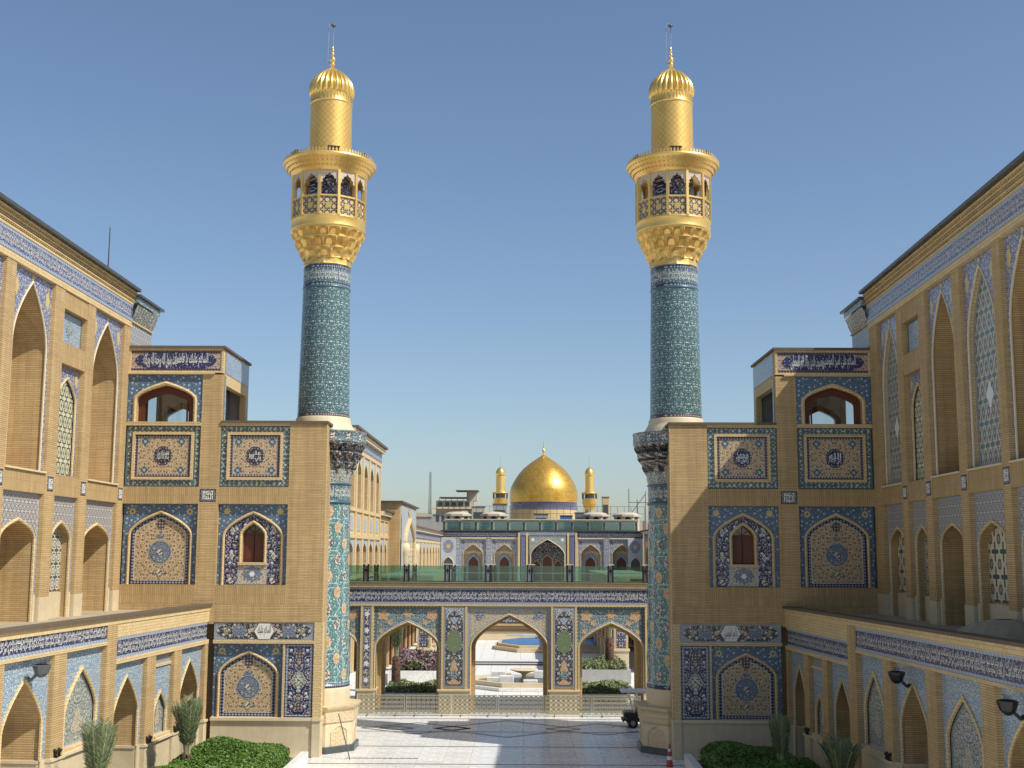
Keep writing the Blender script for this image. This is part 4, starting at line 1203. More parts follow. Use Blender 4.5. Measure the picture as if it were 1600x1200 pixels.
    MB().lathe([(.02, 36.46), (.05, 36.5), (.14, 36.56), (.12, 36.62), (.02, 36.66)], 14).build('beacon_lamp', 'lamp_grey', P, smooth=True)
    # floodlights standing on the gallery roof
    for (an, nm) in (((-2.55, 'outer left'), (-1.32, 'front'), (-.25, 'right')) if s < 0 else ((-2.95, 'left'), (-1.6, 'front'), (-.55, 'right'))):
        f = thing('floodlight', 'black floodlight on the %s edge of the %s minaret balcony roof' % (nm.replace('outer ', ''), side), 'floodlight', (AX + s * 8.79 + 1.95 * math.cos(an), 60.3 + 1.95 * math.sin(an), 29.06), an + PI / 2, 'floodlights on the minaret balconies')
        MB().box(-.3, .3, -.06, .1, .16, .36).build('housing', 'black_metal', f)
        MB().box(-.3, -.26, -.02, .02, 0, .2).box(.26, .3, -.02, .02, 0, .2).box(-.3, .3, -.05, .05, 0, .03).build('bracket', 'black_metal', f)
    return P
minaret(-1); minaret(1)
# ------------------------------------------------------------------ tiled gateway across the court
GC = -.68
GY = 73.5
GATE = thing('gateway', 'tiled gateway with three pointed arches and a long script band', 'gateway', (GC, GY, 0))
def gbay(x0, x1, a, sp, ap, mat, kind):
    q = thing_part('gate_bay', GATE)
    cx = (x0 + x1) / 2
    A = (cx, a, sp, ap - sp)
    spandrel(q, 'tile_spandrel', mat, x0, x1, 0, 6.18, A, .14, q=.53)
    frame(q, 'tile_border', 'border_teal' if kind else 'border_grey', x0, x1, 0, 6.18, .2, .115, .14)
    moulding(q, 'pale_tile_line', (cx, a, sp, ap - sp), 0, .14, .09, .03, q=.53, name='arch_edge')
    moulding(q, 'brick_trim', (cx, a - .1, sp, ap - sp - .1), 0, .14, .1, .07, q=.53)
    T = archpath(cx, a - .1, sp, ap - sp - .1, 0, .53)
    MB().strip([(x, .15, z) for x, z in T], [(x, 1.3, z) for x, z in T]).build('arch_reveal', 'brick', q)
    spandrel(q, 'inner_wall', 'brick', x0 - .1, x1 + .1, 0, 6.9, (cx, a - .32, sp - .05, ap - sp - .25), 1.3, 1.5, q=.53)
    spandrel(q, 'rear_wall', 'brick', x0 - .1, x1 + .1, 0, 6.9, (cx, a - .2, sp + .1, ap - sp), 4.2, 4.8, q=.53)
    if kind:
        for s in (-1, 1):
            blob(q, 'corner_flower', 'orange_tile', cx + s * (x1 - x0) * .36, 5.62, .34, .3, .12, 5, .18, ph=s)
            blob(q, 'small_flower', 'orange_tile', cx + s * (x1 - x0) * .26, 5.2, .16, .16, .12, 5, .2)
            blob(q, 'low_flower', 'orange_tile', cx + s * (x1 - x0) * .39, 4.72, .13, .15, .12, 5, .2)
        blob(q, 'crown_flower', 'orange_tile', cx, 5.68, .26, .2, .12, 6, .2)
    else:
        for s in (-1, 1): blob(q, 'corner_scroll', 'tile_violet', cx + s * (x1 - x0) * .35, 5.62, .3, .22, .12, 3, .25, ph=s)
gbay(-8.07, -4.02, 1.98, 3.75, 5.28, 'tile_teal_scroll', 1)
gbay(4.02, 8.07, 1.98, 3.75, 5.28, 'tile_teal_scroll', 1)
gbay(-2.49, 2.49, 2.36, 3.75, 5.74, 'tile_beige_fine', 0)
gbay(-12.8, -8.83, 1.9, 3.75, 5.28, 'tile_teal_scroll', 1)
gbay(8.83, 12.8, 1.9, 3.75, 5.28, 'tile_teal_scroll', 1)
for c, w in ((-8.45, .76), (8.45, .76), (-3.255, 1.53), (3.255, 1.53)):
    q = thing_part('gate_pier', GATE)
    box(q, 'pier_wall', 'brick_trim', c - w / 2, c + w / 2, .02, 1.3, 1.34, 6.2)
    for s in (-1, 1): box(q, 'pier_edge', 'brick_trim', c + s * w / 2, c + s * (w / 2 - .13), -.04, .02, 1.34, 6.2)
    box(q, 'pier_plinth', 'cream_stone', c - w / 2 - .12, c + w / 2 + .12, -.1, 1.4, 0, 1.24)
    box(q, 'plinth_ledge', 'cream_stone', c - w / 2 - .2, c + w / 2 + .2, -.17, 1.45, 1.24, 1.34)
    h = w / 2 - .15
    box(q, 'tile_border', 'border_grey', c - h, c + h, -.02, .02, 1.45, 6.12)
    if w > 1:
        box(q, 'tile_field', 'tile_dark_floral', c - h + .1, c + h - .1, -.03, -.02, 1.55, 6.02)
        spandrel(q, 'white_spandrel', 'pale_flower2', c - h + .1, c + h - .1, 5.25, 6.02, (c, h - .13, 5.3, .62), -.036)
        blob(q, 'green_medallion', 'tile_green', c, 4.1, h * .7, .68, -.04, 8, .06)
        blob(q, 'vase_motif', 'orange_tile', c, 2.62, .2, .34, -.04, 3, .25, ph=PI / 2)
        blob(q, 'vase_foot', 'tile_teal_scroll', c, 2.2, .22, .26, -.044, 4, .15)
        blob(q, 'crown_palmette', 'pale_tile_line', c, 5.32, .2, .22, -.04, 3, .3, ph=-PI / 2)
        blob(q, 'bloom', 'pale_flower', c, 5.0, .16, .13, -.04, 6, .2)
        blob(q, 'bottom_bloom', 'orange_tile', c, 1.75, .34, .14, -.04, 3, .2, ph=PI / 2)
    else:
        box(q, 'tile_field', 'tile_navy', c - h + .06, c + h - .06, -.03, -.02, 1.52, 6.05)
        for k in range(9): blob(q, 'tile_rosette', 'pale_flower' if k % 2 else 'white_tile', c, 1.85 + k * .48, .13, .15, -.036, 5, .2)
x0, x1 = -12.8, 12.8
box(GATE, 'trim', 'brick_trim', x0, x1, -.06, 1.3, 6.18, 6.28)
bd = thing_part('inscription_band', GATE)
box(bd, 'tile_ground', 'script_navy', x0, x1, 0, 1.3, 6.28, 7.27)
for zz in (6.28, 7.13): box(bd, 'tile_border', 'border_grey', x0, x1, -.02, 0, zz, zz + .14)
letters(bd, bandrows(-9.6, 9.6, 6.44, 7.12, 2.0, .014), 'white_tile', -.012)
box(GATE, 'roof_slab', 'brick_trim', x0, x1, -.12, 30, 7.27, 7.5)
box(GATE, 'roof_edge', 'roof_metal', x0, x1, -.2, .1, 7.5, 7.56)
box(GATE, 'ceiling', 'brick', x0, x1, 1.3, 4.8, 6.9, 7.2)
GATE.children  # parts are listed above
# the terrace slab must not roof the garden court behind: cut it back to the gate's depth
for o in GATE.children:
    if o.name.startswith('roof_slab'):
        for v in o.data.vertices:
            if v.co.y > 10: v.co.y = 5.2
def glass_railing(name, xs, y, z0, h, label, pane='green_glass', pw=.36):
    R = thing(name, label, 'railing', (0, y, z0))
    for x in xs:
        p = thing_part('railing_post', R)
        for s in (-1, 1): box(p, 'post_bar', 'black_metal', x + s * pw / 2, x + s * (pw / 2 - .1), -.08, .08, 0, h * 1.0)
        box(p, 'post_plate', 'steel', x - pw / 2 + .1, x + pw / 2 - .1, -.02, .02, .05, h * .93)
        box(p, 'post_cap', 'cream_stone', x - pw / 2 - .02, x + pw / 2 + .02, -.1, .1, h, h + .05)
        blob(p, 'plate_ornament', 'black_metal', x, h * .66, .06, .17, -.026, 4, .3)
    for a, b in zip(xs, xs[1:]):
        if b - a < .6: continue
        box(R, 'glass_pane', pane, a + pw / 2 + .03, b - pw / 2 - .03, -.008, .008, .04, h * .94)
        box(R, 'hand_rail', 'steel', a + pw / 2, b - pw / 2, -.05, -.02, h * .52, h * .55)
    box(R, 'base_channel', 'dark_stone', xs[0] - .2, xs[-1] + .2, -.06, .06, 0, .06)
    return R
glass_railing('glass_railing', [-11.8, -9.35 + .0, -6.9, -4.44, -1.98, .52, 2.95, 5.42, 7.5, 9.9], 74.3, 7.56, 1.05, 'green glass railing with black posts along the gateway top')
glass_railing('glass_railing', [-11.6, -9.2, -6.76, -4.28, -1.75, .75, 3.2, 5.65, 8.2], 78.3, 7.5, 1.05, 'second green glass railing behind the one on the gateway', pw=.3)

# ------------------------------------------------------------------ crowd-control fence in front of the gate
def fence_panel(x0, x1, y, label):
    F = thing('fence_panel', label, 'fence', ((x0 + x1) / 2, y, 0), group='perforated fence panels before the gateway')
    w = (x1 - x0) / 2 - .03
    frame(F, 'panel_frame', 'fence_metal', -w, w, .12, 1.2, .05, -.025, .025)
    m = MB()
    px = .27
    nx = int((2 * w - .1) / px)
    st = (2 * w - .1) / nx
    for i in range(nx):
        for j in range(4):
            cx, cz = -w + .05 + (i + .5) * st, .17 + (j + .5) * .245
            for r0, r1, n, ph in ((.085, .135, 8, PI / 8), (.02, .06, 8, 0)):
                A = [(cx + r0 * math.cos(2 * PI * k / n + ph), 0, cz + r0 * math.sin(2 * PI * k / n + ph)) for k in range(n)]
                B = [(cx + r1 * math.cos(2 * PI * k / n + ph), 0, cz + r1 * math.sin(2 * PI * k / n + ph)) for k in range(n)]
                m.strip(A, B, True)
            for k in range(4):
                t = k * PI / 2 + PI / 4
                c, s = math.cos(t), math.sin(t)
                m.poly([(cx + .05 * c - s * .015, .0, cz + .05 * s + c * .015), (cx + .05 * c + s * .015, 0, cz + .05 * s - c * .015), (cx + .11 * c + s * .015, 0, cz + .11 * s - c * .015), (cx + .11 * c - s * .015, 0, cz + .11 * s + c * .015)])
                t = k * PI / 2
                c, s = math.cos(t), math.sin(t)
                m.poly([(cx + .12 * c - s * .05, .0, cz + .12 * s + c * .05), (cx + .12 * c + s * .05, 0, cz + .12 * s - c * .05), (cx + .15 * c + s * .03, 0, cz + .15 * s - c * .03), (cx + .15 * c - s * .03, 0, cz + .15 * s + c * .03)])
    stuff(m.build('perforated_sheet', 'fence_metal', F))
    for s in (-1, 1):
        MB().box(s * w * .6 - .03, s * w * .6 + .03, -.25, .25, .06, .1).build('foot_bar', 'fence_metal', F)
        for q in (-.22, .22): MB().tube((s * w * .6 - .02, q, .05), (s * w * .6 + .02, q, .05), .05, n=10).build('castor', 'rubber', F)
fx = [-9.4, -6.62, -3.98, -1.31, 1.41, 4.13, 6.95]
for k, (a, b) in enumerate(zip(fx, fx[1:])):
    nm = ['leftmost perforated fence panel, beside the left minaret pedestal', 'second perforated fence panel from the left, under the left arch', 'third perforated fence panel from the left, under the middle arch',
          'fourth perforated fence panel, right half of the middle arch', 'fifth perforated fence panel, before the right pier', 'rightmost perforated fence panel, behind the cart'][k]
    fence_panel(a, b, 71.9, nm)

# ------------------------------------------------------------------ cart, cone, pole
CT = thing('golf_cart', 'small dark golf cart with a white roof behind the right pedestal', 'cart', (6.8, 68.0, 0))
def bevbox(p, name, mat, x0, x1, y0, y1, z0, z1, b=.06):
    bm = bmesh.new()
    bmesh.ops.create_cube(bm, size=1)
    for v in bm.verts: v.co = ((x0 + x1) / 2 + v.co.x * (x1 - x0), (y0 + y1) / 2 + v.co.y * (y1 - y0), (z0 + z1) / 2 + v.co.z * (z1 - z0))
    bmesh.ops.bevel(bm, geom=bm.edges[:], offset=b, segments=3, affect='EDGES', profile=.5)
    me = bpy.data.meshes.new(name); bm.to_mesh(me); bm.free()
    me.materials.append(MATS[mat])
    return link(name, me, p)
bevbox(CT, 'body', 'cart_body', -1.15, 1.2, -.55, .55, .32, .72, .1)
bevbox(CT, 'rear_deck', 'cart_body', -1.22, -.45, -.56, .56, .55, .84, .08)
bevbox(CT, 'bumper', 'black_metal', -1.3, -1.15, -.5, .5, .34, .48, .05)
bevbox(CT, 'roof', 'cart_roof', -1.35, 1.1, -.62, .62, 1.86, 1.98, .05)
bevbox(CT, 'seat', 'seat_vinyl', -.5, .1, -.5, .5, .8, .96, .06)
bevbox(CT, 'seat_back', 'seat_vinyl', -.6, -.45, -.5, .5, .95, 1.4, .06)
for y in (-.52, .52):
    MB().tube((-.65, y, .8), (-.95, y, 1.88), .025).tube((-.25, y, .8), (-.5, y, 1.88), .025).build('roof_post', 'cart_roof', CT)
    MB().tube((.9, y, .7), (.7, y, 1.88), .025).build('roof_post', 'cart_roof', CT)
    for x in (-.72, .75):
        W_ = thing_part('wheel', CT, (x, y, .27))
        m = MB()
        prof = [(.14, -.09), (.24, -.1), (.27, -.06), (.27, .06), (.24, .1), (.14, .09)]
        m.lathe(prof, 28)
        m.v = [(a, c, b) for a, b, c in m.v]
        m.build('tyre', 'rubber', W_, smooth=True)
        m = MB().lathe([(.0, -.05), (.05, -.08), (.1, -.05), (.15, -.09), (.15, .09), (.0, .05)], 20)
        m.v = [(a, c, b) for a, b, c in m.v]
        m.build('rim', 'steel', W_, smooth=True)
bevbox(CT, 'tail_lamp', 'cone_red', -1.24, -1.2, -.45, -.3, .6, .68, .015)
CN = thing('traffic_cone', 'red and white traffic cone beside the right minaret pedestal', 'cone', (6.62, 55.7, 0))
MB().vprism([(.2 * math.cos(a), .2 * math.sin(a)) for a in [PI / 4 + i * PI / 2 + e for i in range(4) for e in (-.12, .12)]], 0, .04).build('base_plate', 'cone_red', CN)
rz_ = lambda z: .155 - .125 * (z - .04) / .94
for a, b, mt in ((.04, .3, 'cone_red'), (.3, .46, 'cone_white'), (.46, .66, 'cone_red'), (.66, .78, 'cone_white'), (.78, .98, 'cone_red')):
    MB().lathe([(rz_(a), a), (rz_(b), b)] + ([(.0, b)] if b > .9 else []), 24).build('band' if mt == 'cone_white' else 'cone_body', mt, CN, smooth=True)
PL_ = tag(MB().tube((-8.35, 57.35, 2.0), (-7.72, 56.9, .02), .025).build('metal_pole', 'lamp_grey'), 'thin grey metal pole leaning on the left minaret pedestal', 'pole')
GR = thing('floor_grate', 'dark slotted drain grate in the marble floor near the left pedestal', 'grate', (-6.3, 57.35, .014))
for k in range(12): MB().box(-1.7 + k * .28, -1.46 + k * .28, -.05, .05, 0, .012).build('grate_section', 'black_metal', GR)
# bowl lamps over the arcade arches
def bowl_lamp(x, y, z, rz, label, mat='lamp_grey'):
    f = thing('bowl_lamp', label, 'lamp', (x, y, z), rz, 'bowl lamps on the low arcades')
    m = MB().lathe([(.02, -.3), (.12, -.28), (.26, -.16), (.34, .02), (.36, .1), (.3, .12)], 10)
    m.v = [(a * 1.0, b * .8 - .35, c) for a, b, c in m.v]
    m.build('lamp_bowl', mat, f)
    MB().tube((0, 0, -.4), (0, -.2, -.2), .05).tube((0, .1, -.3), (0, 0, -.4), .06).build('lamp_arm', mat, f)
    m = MB()
    for k in range(9): m.tube((-.3 + k * .075, -.35, .1), (-.34 + k * .085, -.35, .26), .006, n=4)
    stuff(m.build('bird_spikes', 'black_metal', f))
d = .0724
lx = lambda Y: -14.5 - d * (57.5 - Y)
rx = lambda Y: 12.27 + d * (57.5 - Y)
bowl_lamp(lx(39.9) + .02, 39.9, 5.62, PI / 2, 'grey bowl lamp over the near left arcade arch')
bowl_lamp(rx(42.95) - .02, 42.95, 5.25, -PI / 2, 'black bowl lamp over the right arcade arch below the script band', 'black_metal')
bowl_lamp(rx(34.8) - .02, 34.8, 5.25, -PI / 2, 'black bowl lamp at the right picture edge', 'black_metal')

def spotlight(x, y, z, rz, label):
    f = thing('spotlight', label, 'spotlight', (x, y, z), rz, 'small spotlights on the arcade ledges')
    for k in (-.16, .16):
        MB().tube((k, -.06, .16), (k, .1, .24), .075, .06, 10).build('lamp_head', 'black_metal', f)
        MB().box(k - .02, k + .02, -.03, .03, 0, .16).build('bracket', 'black_metal', f)
    MB().box(-.24, .24, -.05, .05, 0, .03).build('base_plate', 'black_metal', f)
spotlight(lx(42.1) + .06, 42.1, 2.5, PI / 2, 'small twin spotlight on the near left arcade ledge')
spotlight(lx(50.4) + .06, 50.4, 1.7, PI / 2, 'small twin spotlight on the left ledge beside the narrow panel, near side')
spotlight(lx(53.5) + .06, 53.5, 1.7, PI / 2, 'small twin spotlight on the left ledge behind the palm')
spotlight(rx(54.4) - .06, 54.4, 1.62, -PI / 2, 'small twin spotlight on the far right arcade ledge')
spotlight(rx(44.9) - .06, 44.9, 2.1, -PI / 2, 'small twin spotlight on the near right arcade ledge')
# ------------------------------------------------------------------ planting in the near court
def leaf_cloud(p, name, mat, pts, size, tri=False):
    m = MB()
    for (x, y, z, nx, ny, nz) in pts:
        n = Vector((nx, ny, nz)) + Vector((random.gauss(0, .6), random.gauss(0, .6), random.gauss(0, .6)))
        n.normalize()
        a = n.orthogonal().normalized(); a.rotate(Matrix.Rotation(random.random() * 6.28, 3, n)); b = n.cross(a)
        s = size * random.uniform(.6, 1.3); c = Vector((x, y, z))
        m.poly([c - a * s, c + b * s * .45, c + a * s, c - b * s * .45])
    return stuff(m.build(name, mat, p))
def hedge(x0, x1, y0, y1, h, label, n):
    H = thing('hedge', label, 'hedge', ((x0 + x1) / 2, (y0 + y1) / 2, 0), group='clipped hedges in the court')
    hx, hy = (x1 - x0) / 2, (y1 - y0) / 2
    rr = random.Random(x0)
    lumps = [(rr.uniform(-hx, hx), rr.uniform(-hy, hy), rr.uniform(.8, 1.5), rr.uniform(.05, .3)) for _ in range(14)]
    def top(x, y): return h + sum(a * math.exp(-((x - cx) ** 2 + (y - cy) ** 2) / (r * r)) for cx, cy, r, a in lumps) - .18 * max(0, abs(x) / hx - .8) * 5
    pts = []
    for _ in range(n):
        x, y = random.uniform(-hx, hx), random.uniform(-hy, hy)
        pts.append((x, y, top(x, y) - abs(random.gauss(0, .07)), 0, 0, 1.2))
    for _ in range(n // 2):
        t = random.random()
        if t < .5: x, y, nx, ny = random.choice((-hx, hx)), random.uniform(-hy, hy), 0, 0; nx = 1.2 if x > 0 else -1.2
        else: x, y, nx, ny = random.uniform(-hx, hx), random.choice((-hy, hy)), 0, 0; ny = 1.2 if y > 0 else -1.2
        pts.append((x + random.gauss(0, .06), y + random.gauss(0, .06), random.uniform(.05, top(x, y)), nx, ny, .3))
    leaf_cloud(H, 'foliage', 'hedge_leaf', pts, .06)
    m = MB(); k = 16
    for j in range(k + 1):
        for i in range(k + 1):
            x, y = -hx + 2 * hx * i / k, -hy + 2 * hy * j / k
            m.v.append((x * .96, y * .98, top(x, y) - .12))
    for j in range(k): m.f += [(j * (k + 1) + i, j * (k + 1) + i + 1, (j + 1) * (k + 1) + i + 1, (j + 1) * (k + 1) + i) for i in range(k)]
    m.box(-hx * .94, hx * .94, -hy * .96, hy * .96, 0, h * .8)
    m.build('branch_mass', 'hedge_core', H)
hedge(-14.0, -10.25, 44, 55.3, .95, 'sunlit green clipped hedge below the left block', 40000)
hedge(8.0, 11.7, 44, 55.3, .95, 'dark shaded hedge below the right block', 30000)
for s, side in ((-1, 'left'), (1, 'right')):
    x = AX + s * 8.55
    c = thing('planter_curb', 'white marble planter curb along the %s hedge' % side, 'curb', (x, 50, 0), group='marble planter curbs')
    for k in range(6): MB().box(-.16, .16, -6.2 + k * 2.05, -6.2 + k * 2.05 + 2.03, 0, .5).build('curb_block', 'white_marble', c)
    structure(MB().box(x + s * .16, x + s * 5.6, 40, 57.0, 0, .06).build('planting_soil', 'earth'))
def palm(x, y, h, label, spread=.35, n=26, grp='pruned palms in the near court', trunk=.35, z0=0.0, sc=1.0):
    P = thing('palm_tree', label, 'palm', (x, y, z0), random.random() * 6, grp)
    rr = random.Random(x * 7 + y)
    MB().lathe([(.24 * sc, 0), (.27 * sc, h * .1), (.22 * sc, h * trunk), (.1, h * trunk + .1)], 14).build('trunk', 'palm_bark', P, smooth=True)
    m = MB()
    for k in range(26):
        a, z = k * 2.4, h * trunk * (k / 26)
        r = .24 * sc
        m.poly([(r * math.cos(a - .3), r * math.sin(a - .3), z), (r * math.cos(a + .3), r * math.sin(a + .3), z), ((r + .1) * math.cos(a), (r + .1) * math.sin(a), z + .16)])
    stuff(m.build('bark_scales', 'palm_bark', P))
    st, lf = MB(), MB()
    for k in range(n):
        a = k * 2.399 + rr.uniform(-.2, .2)
        top = h * rr.uniform(.86, 1.0); lean = spread * rr.uniform(.4, 1.2)
        pts = []
        for i in range(9):
            t = i / 8
            r = .1 * sc + lean * t ** 1.6
            pts.append(Vector((r * math.cos(a), r * math.sin(a), h * trunk * .95 + (top - h * trunk) * t - .12 * t ** 4 * lean)))
        for p, q in zip(pts, pts[1:]): st.tube(p, q, .022 * sc, .018 * sc, 5)
        for i in range(3, 9):
            for sub in range(4):
                t = (i - 1 + sub / 4) / 8
                b = pts[i - 1].lerp(pts[i], sub / 4)
                for sd in (-1, 1):
                    tang = Vector((-math.sin(a), math.cos(a), 0)) * sd
                    up = Vector((math.cos(a) * .35, math.sin(a) * .35, .75 + rr.uniform(-.25, .25)))
                    ln = (.42 - .2 * abs(t - .65)) * sc * rr.uniform(.8, 1.15)
                    e = b + (tang * .75 + up).normalized() * ln
                    w = (pts[i] - pts[i - 1]).normalized() * .022 * sc
                    mid = b.lerp(e, .5)
                    lf.poly([b - w, mid - w * 1.1, e, mid + w * 1.1, b + w])
    st.build('frond_stems', 'frond_stem', P)
    stuff(lf.build('leaflets', 'frond', P))
    return P
palm(-13.3, 50.0, 3.65, 'pruned palm with tied upright fronds, before the far left arcade bays', .5)
palm(-13.9, 41.2, 3.9, 'pruned palm at the left edge before the blind arch', .42)
palm(10.5, 50.6, 2.95, 'slim pruned palm behind the right hedge', .28, 16)
palm(11.75, 46.2, 2.75, 'young palm with feathery fronds before the right arcade', .75, 22, trunk=.2)
# ------------------------------------------------------------------ garden court behind the gateway
def bed(x0, x1, y0, y1, h, mat, leafmat, label, n, hh, size=.12):
    B = thing('flower_bed', label, 'flower bed', ((x0 + x1) / 2, (y0 + y1) / 2, 0), group='beds in the garden court')
    hx, hy = (x1 - x0) / 2, (y1 - y0) / 2
    for nm, a in (('front_wall', (-hx, hx, -hy, -hy + .25)), ('rear_wall', (-hx, hx, hy - .25, hy)), ('side_wall', (-hx, -hx + .25, -hy + .25, hy - .25)), ('side_wall', (hx - .25, hx, -hy + .25, hy - .25))):
        MB().box(a[0], a[1], a[2], a[3], 0, h).build(nm, mat, B)
    MB().box(-hx + .25, hx - .25, -hy + .25, hy - .25, 0, h - .08).build('soil', 'earth', B)
    pts = []
    for _ in range(n):
        x, y = random.uniform(-hx + .3, hx - .3), random.uniform(-hy + .3, hy - .3)
        k = .55 + .45 * math.sin(x * 2.3 + y) * math.cos(y * 1.7)
        pts.append((x, y, h + random.uniform(0, hh) * k, 0, 0, .3))
    leaf_cloud(B, 'planting', 'bed_leaf', pts, size)
    if leafmat: leaf_cloud(B, 'blooms', leafmat, [(x, y, z + .1, a, b, c) for x, y, z, a, b, c in pts[::2]], size)
    return B
bed(-9.0, -4.3, 79.5, 85.0, .42, 'white_marble', None, 'low green bed in a marble curb behind the left arch', 5200, .45)
bed(-9.4, -4.6, 88.0, 95.5, 1.0, 'white_marble', 'purple_bloom', 'raised white bed of purple flowers behind the left arch', 9000, 1.1, .14)
bed(2.6, 7.6, 79.5, 85.5, .42, 'white_marble', None, 'low green bed in a marble curb behind the right arch', 5200, .45)
bed(2.4, 8.0, 90.0, 97.0, .95, 'plaster_grey', None, 'raised grey walled bed of leafy plants behind the right arch', 6500, .6)
gp = 'palms in the garden court'
palm(-8.35, 83.4, 5.4, 'palm with brown scaly trunk close behind the left arch', .35, 16, gp, .36, .4, 1.15)
palm(-5.75, 93.5, 6.2, 'palm rising from the purple flowers behind the left arch', .4, 18, gp, .3, .9, 1.15)
palm(6.75, 94.0, 6.0, 'palm with stout scaly trunk behind the right arch', .4, 18, gp, .34, .9, 1.3)
def fountain():
    F = thing('fountain', 'octagonal white marble fountain with a raised bowl seen through the middle arch', 'fountain', (.25, 88.6, 0))
    O = lambda r: [(r * math.cos(PI / 8 + i * PI / 4), r * math.sin(PI / 8 + i * PI / 4)) for i in range(8)]
    def ringwall(name, mat, r0, r1, z0, z1):
        m = MB(); A, B = O(r0), O(r1)
        m.strip([(x, y, z0) for x, y in A], [(x, y, z1) for x, y in A], True).strip([(x, y, z1) for x, y in A], [(x, y, z1) for x, y in B], True).strip([(x, y, z1) for x, y in B], [(x, y, z0) for x, y in B], True)
        m.build(name, mat, F)
    ringwall('step', 'white_marble', 4.4, 3.4, 0, .2)
    ringwall('basin_wall', 'cream_stone', 3.9, 3.5, .2, .5)
    MB().vprism(O(3.5), .1, .3).build('water', 'dark_stone', F)
    MB().lathe([(.4, .3), (.28, .4), (.16, .6), (.15, .72), (.25, .82), (.75, .98), (1.02, 1.08), (.98, 1.11), (.5, 1.04), (0, 1.0)], 24).build('bowl', 'cream_stone', F, smooth=True)
    for k in range(8):
        a = k * PI / 4 + .2
        bevbox(F, 'marble_block', 'white_marble', 2.2 * math.cos(a) - .5, 2.2 * math.cos(a) + .5, 2.2 * math.sin(a) - .3, 2.2 * math.sin(a) + .3, .3, .85 if k % 2 else .6, .04)
fountain()
PO = thing('pool', 'bright blue pool in a stepped stone surround seen through the middle arch', 'pool', (2.6, 122.5, 0))
pp = [(-4.6, -1.8), (-2.6, -5.0), (5.5, -5.0), (7.5, -1.8), (7.5, 2.2), (5.5, 5.2), (-2.6, 5.2), (-4.6, 2.2)]
MB().vprism([(x * 1.12, y * 1.12) for x, y in pp], 0, .35).build('step', 'limestone', PO)
MB().vprism([(x * 1.04, y * 1.04) for x, y in pp], .35, .6).build('basin_wall', 'limestone', PO)
MB().vprism([(x * .96, y * .94) for x, y in pp], .5, .64).build('water', 'pool_liner', PO)
MB().vprism([(x * .9, (y + 3.6) * .1 + 4.6) for x, y in pp], .78, 1.0).build('pool_screen', 'white_tile', PO)
ST = thing('court_step', 'shallow stone steps between fountain and pool', 'steps', (-.7, 104, 0))
for k, (y, z) in enumerate(((0, .1), (.9, .22))): MB().box(-8, 8, y, y + 3.0 - k, 0, z).build('step', 'white_marble', ST)
for k, y in enumerate((-.03, .87)): MB().box(-8, 8, y - .05, y + .02, 0, .02 + .1 * k + .1).build('riser_line', 'joint_strip', ST)
TW = thing('terrace_wall', 'low banded wall with a blue tile strip closing the garden court', 'wall', (-.7, 133, 0))
for z0, z1, y, mt in ((0, .9, 0, 'cream_stone'), (.9, 1.05, -.1, 'coping'), (1.05, 1.35, .1, 'brick_trim'), (1.35, 1.5, -.05, 'coping'), (1.5, 1.72, .1, 'brick_trim'), (1.72, 2.7, .1, 'script_navy')):
    box(TW, 'wall_course', mt, -9, 10, y, 1.2, z0, z1)
letters(TW, bandrows(-8.5, 9.5, 1.8, 2.6, 3.0, .02), 'white_tile', .095)
def colonnade(x, s, label):
    C = thing('colonnade', label, 'colonnade', (x, 0, 0), group='colonnades of the garden court')
    for k in range(7):
        y = 98 + k * 5.0
        p = thing_part('pillar', C)
        box(p, 'plinth', 'cream_stone', -.6, .6, y - .6, y + .6, 0, 1.7)
        box(p, 'ledge', 'cream_stone', -.68, .68, y - .68, y + .68, 1.7, 1.85)
        box(p, 'shaft', 'brick_trim', -.55, .55, y - .55, y + .55, 1.85, 6.3)
        box(p, 'tile_strip', 'tile_navy', -.38, .38, y - .56, y - .55, 1.95, 6.2)
    box(C, 'entablature', 'brick', -.7, .7, 97, 129, 6.3, 7.3)
    box(C, 'rear_wall', 'brick', s * 3.4, s * 3.9, 97, 131, 0, 7.3)
    box(C, 'roof', 'roof_deck', min(-.7, s * 3.9), max(.7, s * 3.9), 97, 131, 7.3, 7.5)
    for k in range(16): box(C, 'wall_pilaster', 'wood' if k % 2 else 'brick', s * 3.25, s * 3.4, 98 + k * 2, 98.5 + k * 2, 0, 6.3)
colonnade(-7.6, -1, 'receding pillared colonnade seen through the left arch')
colonnade(7.9, 1, 'receding pillared colonnade seen through the right arch')

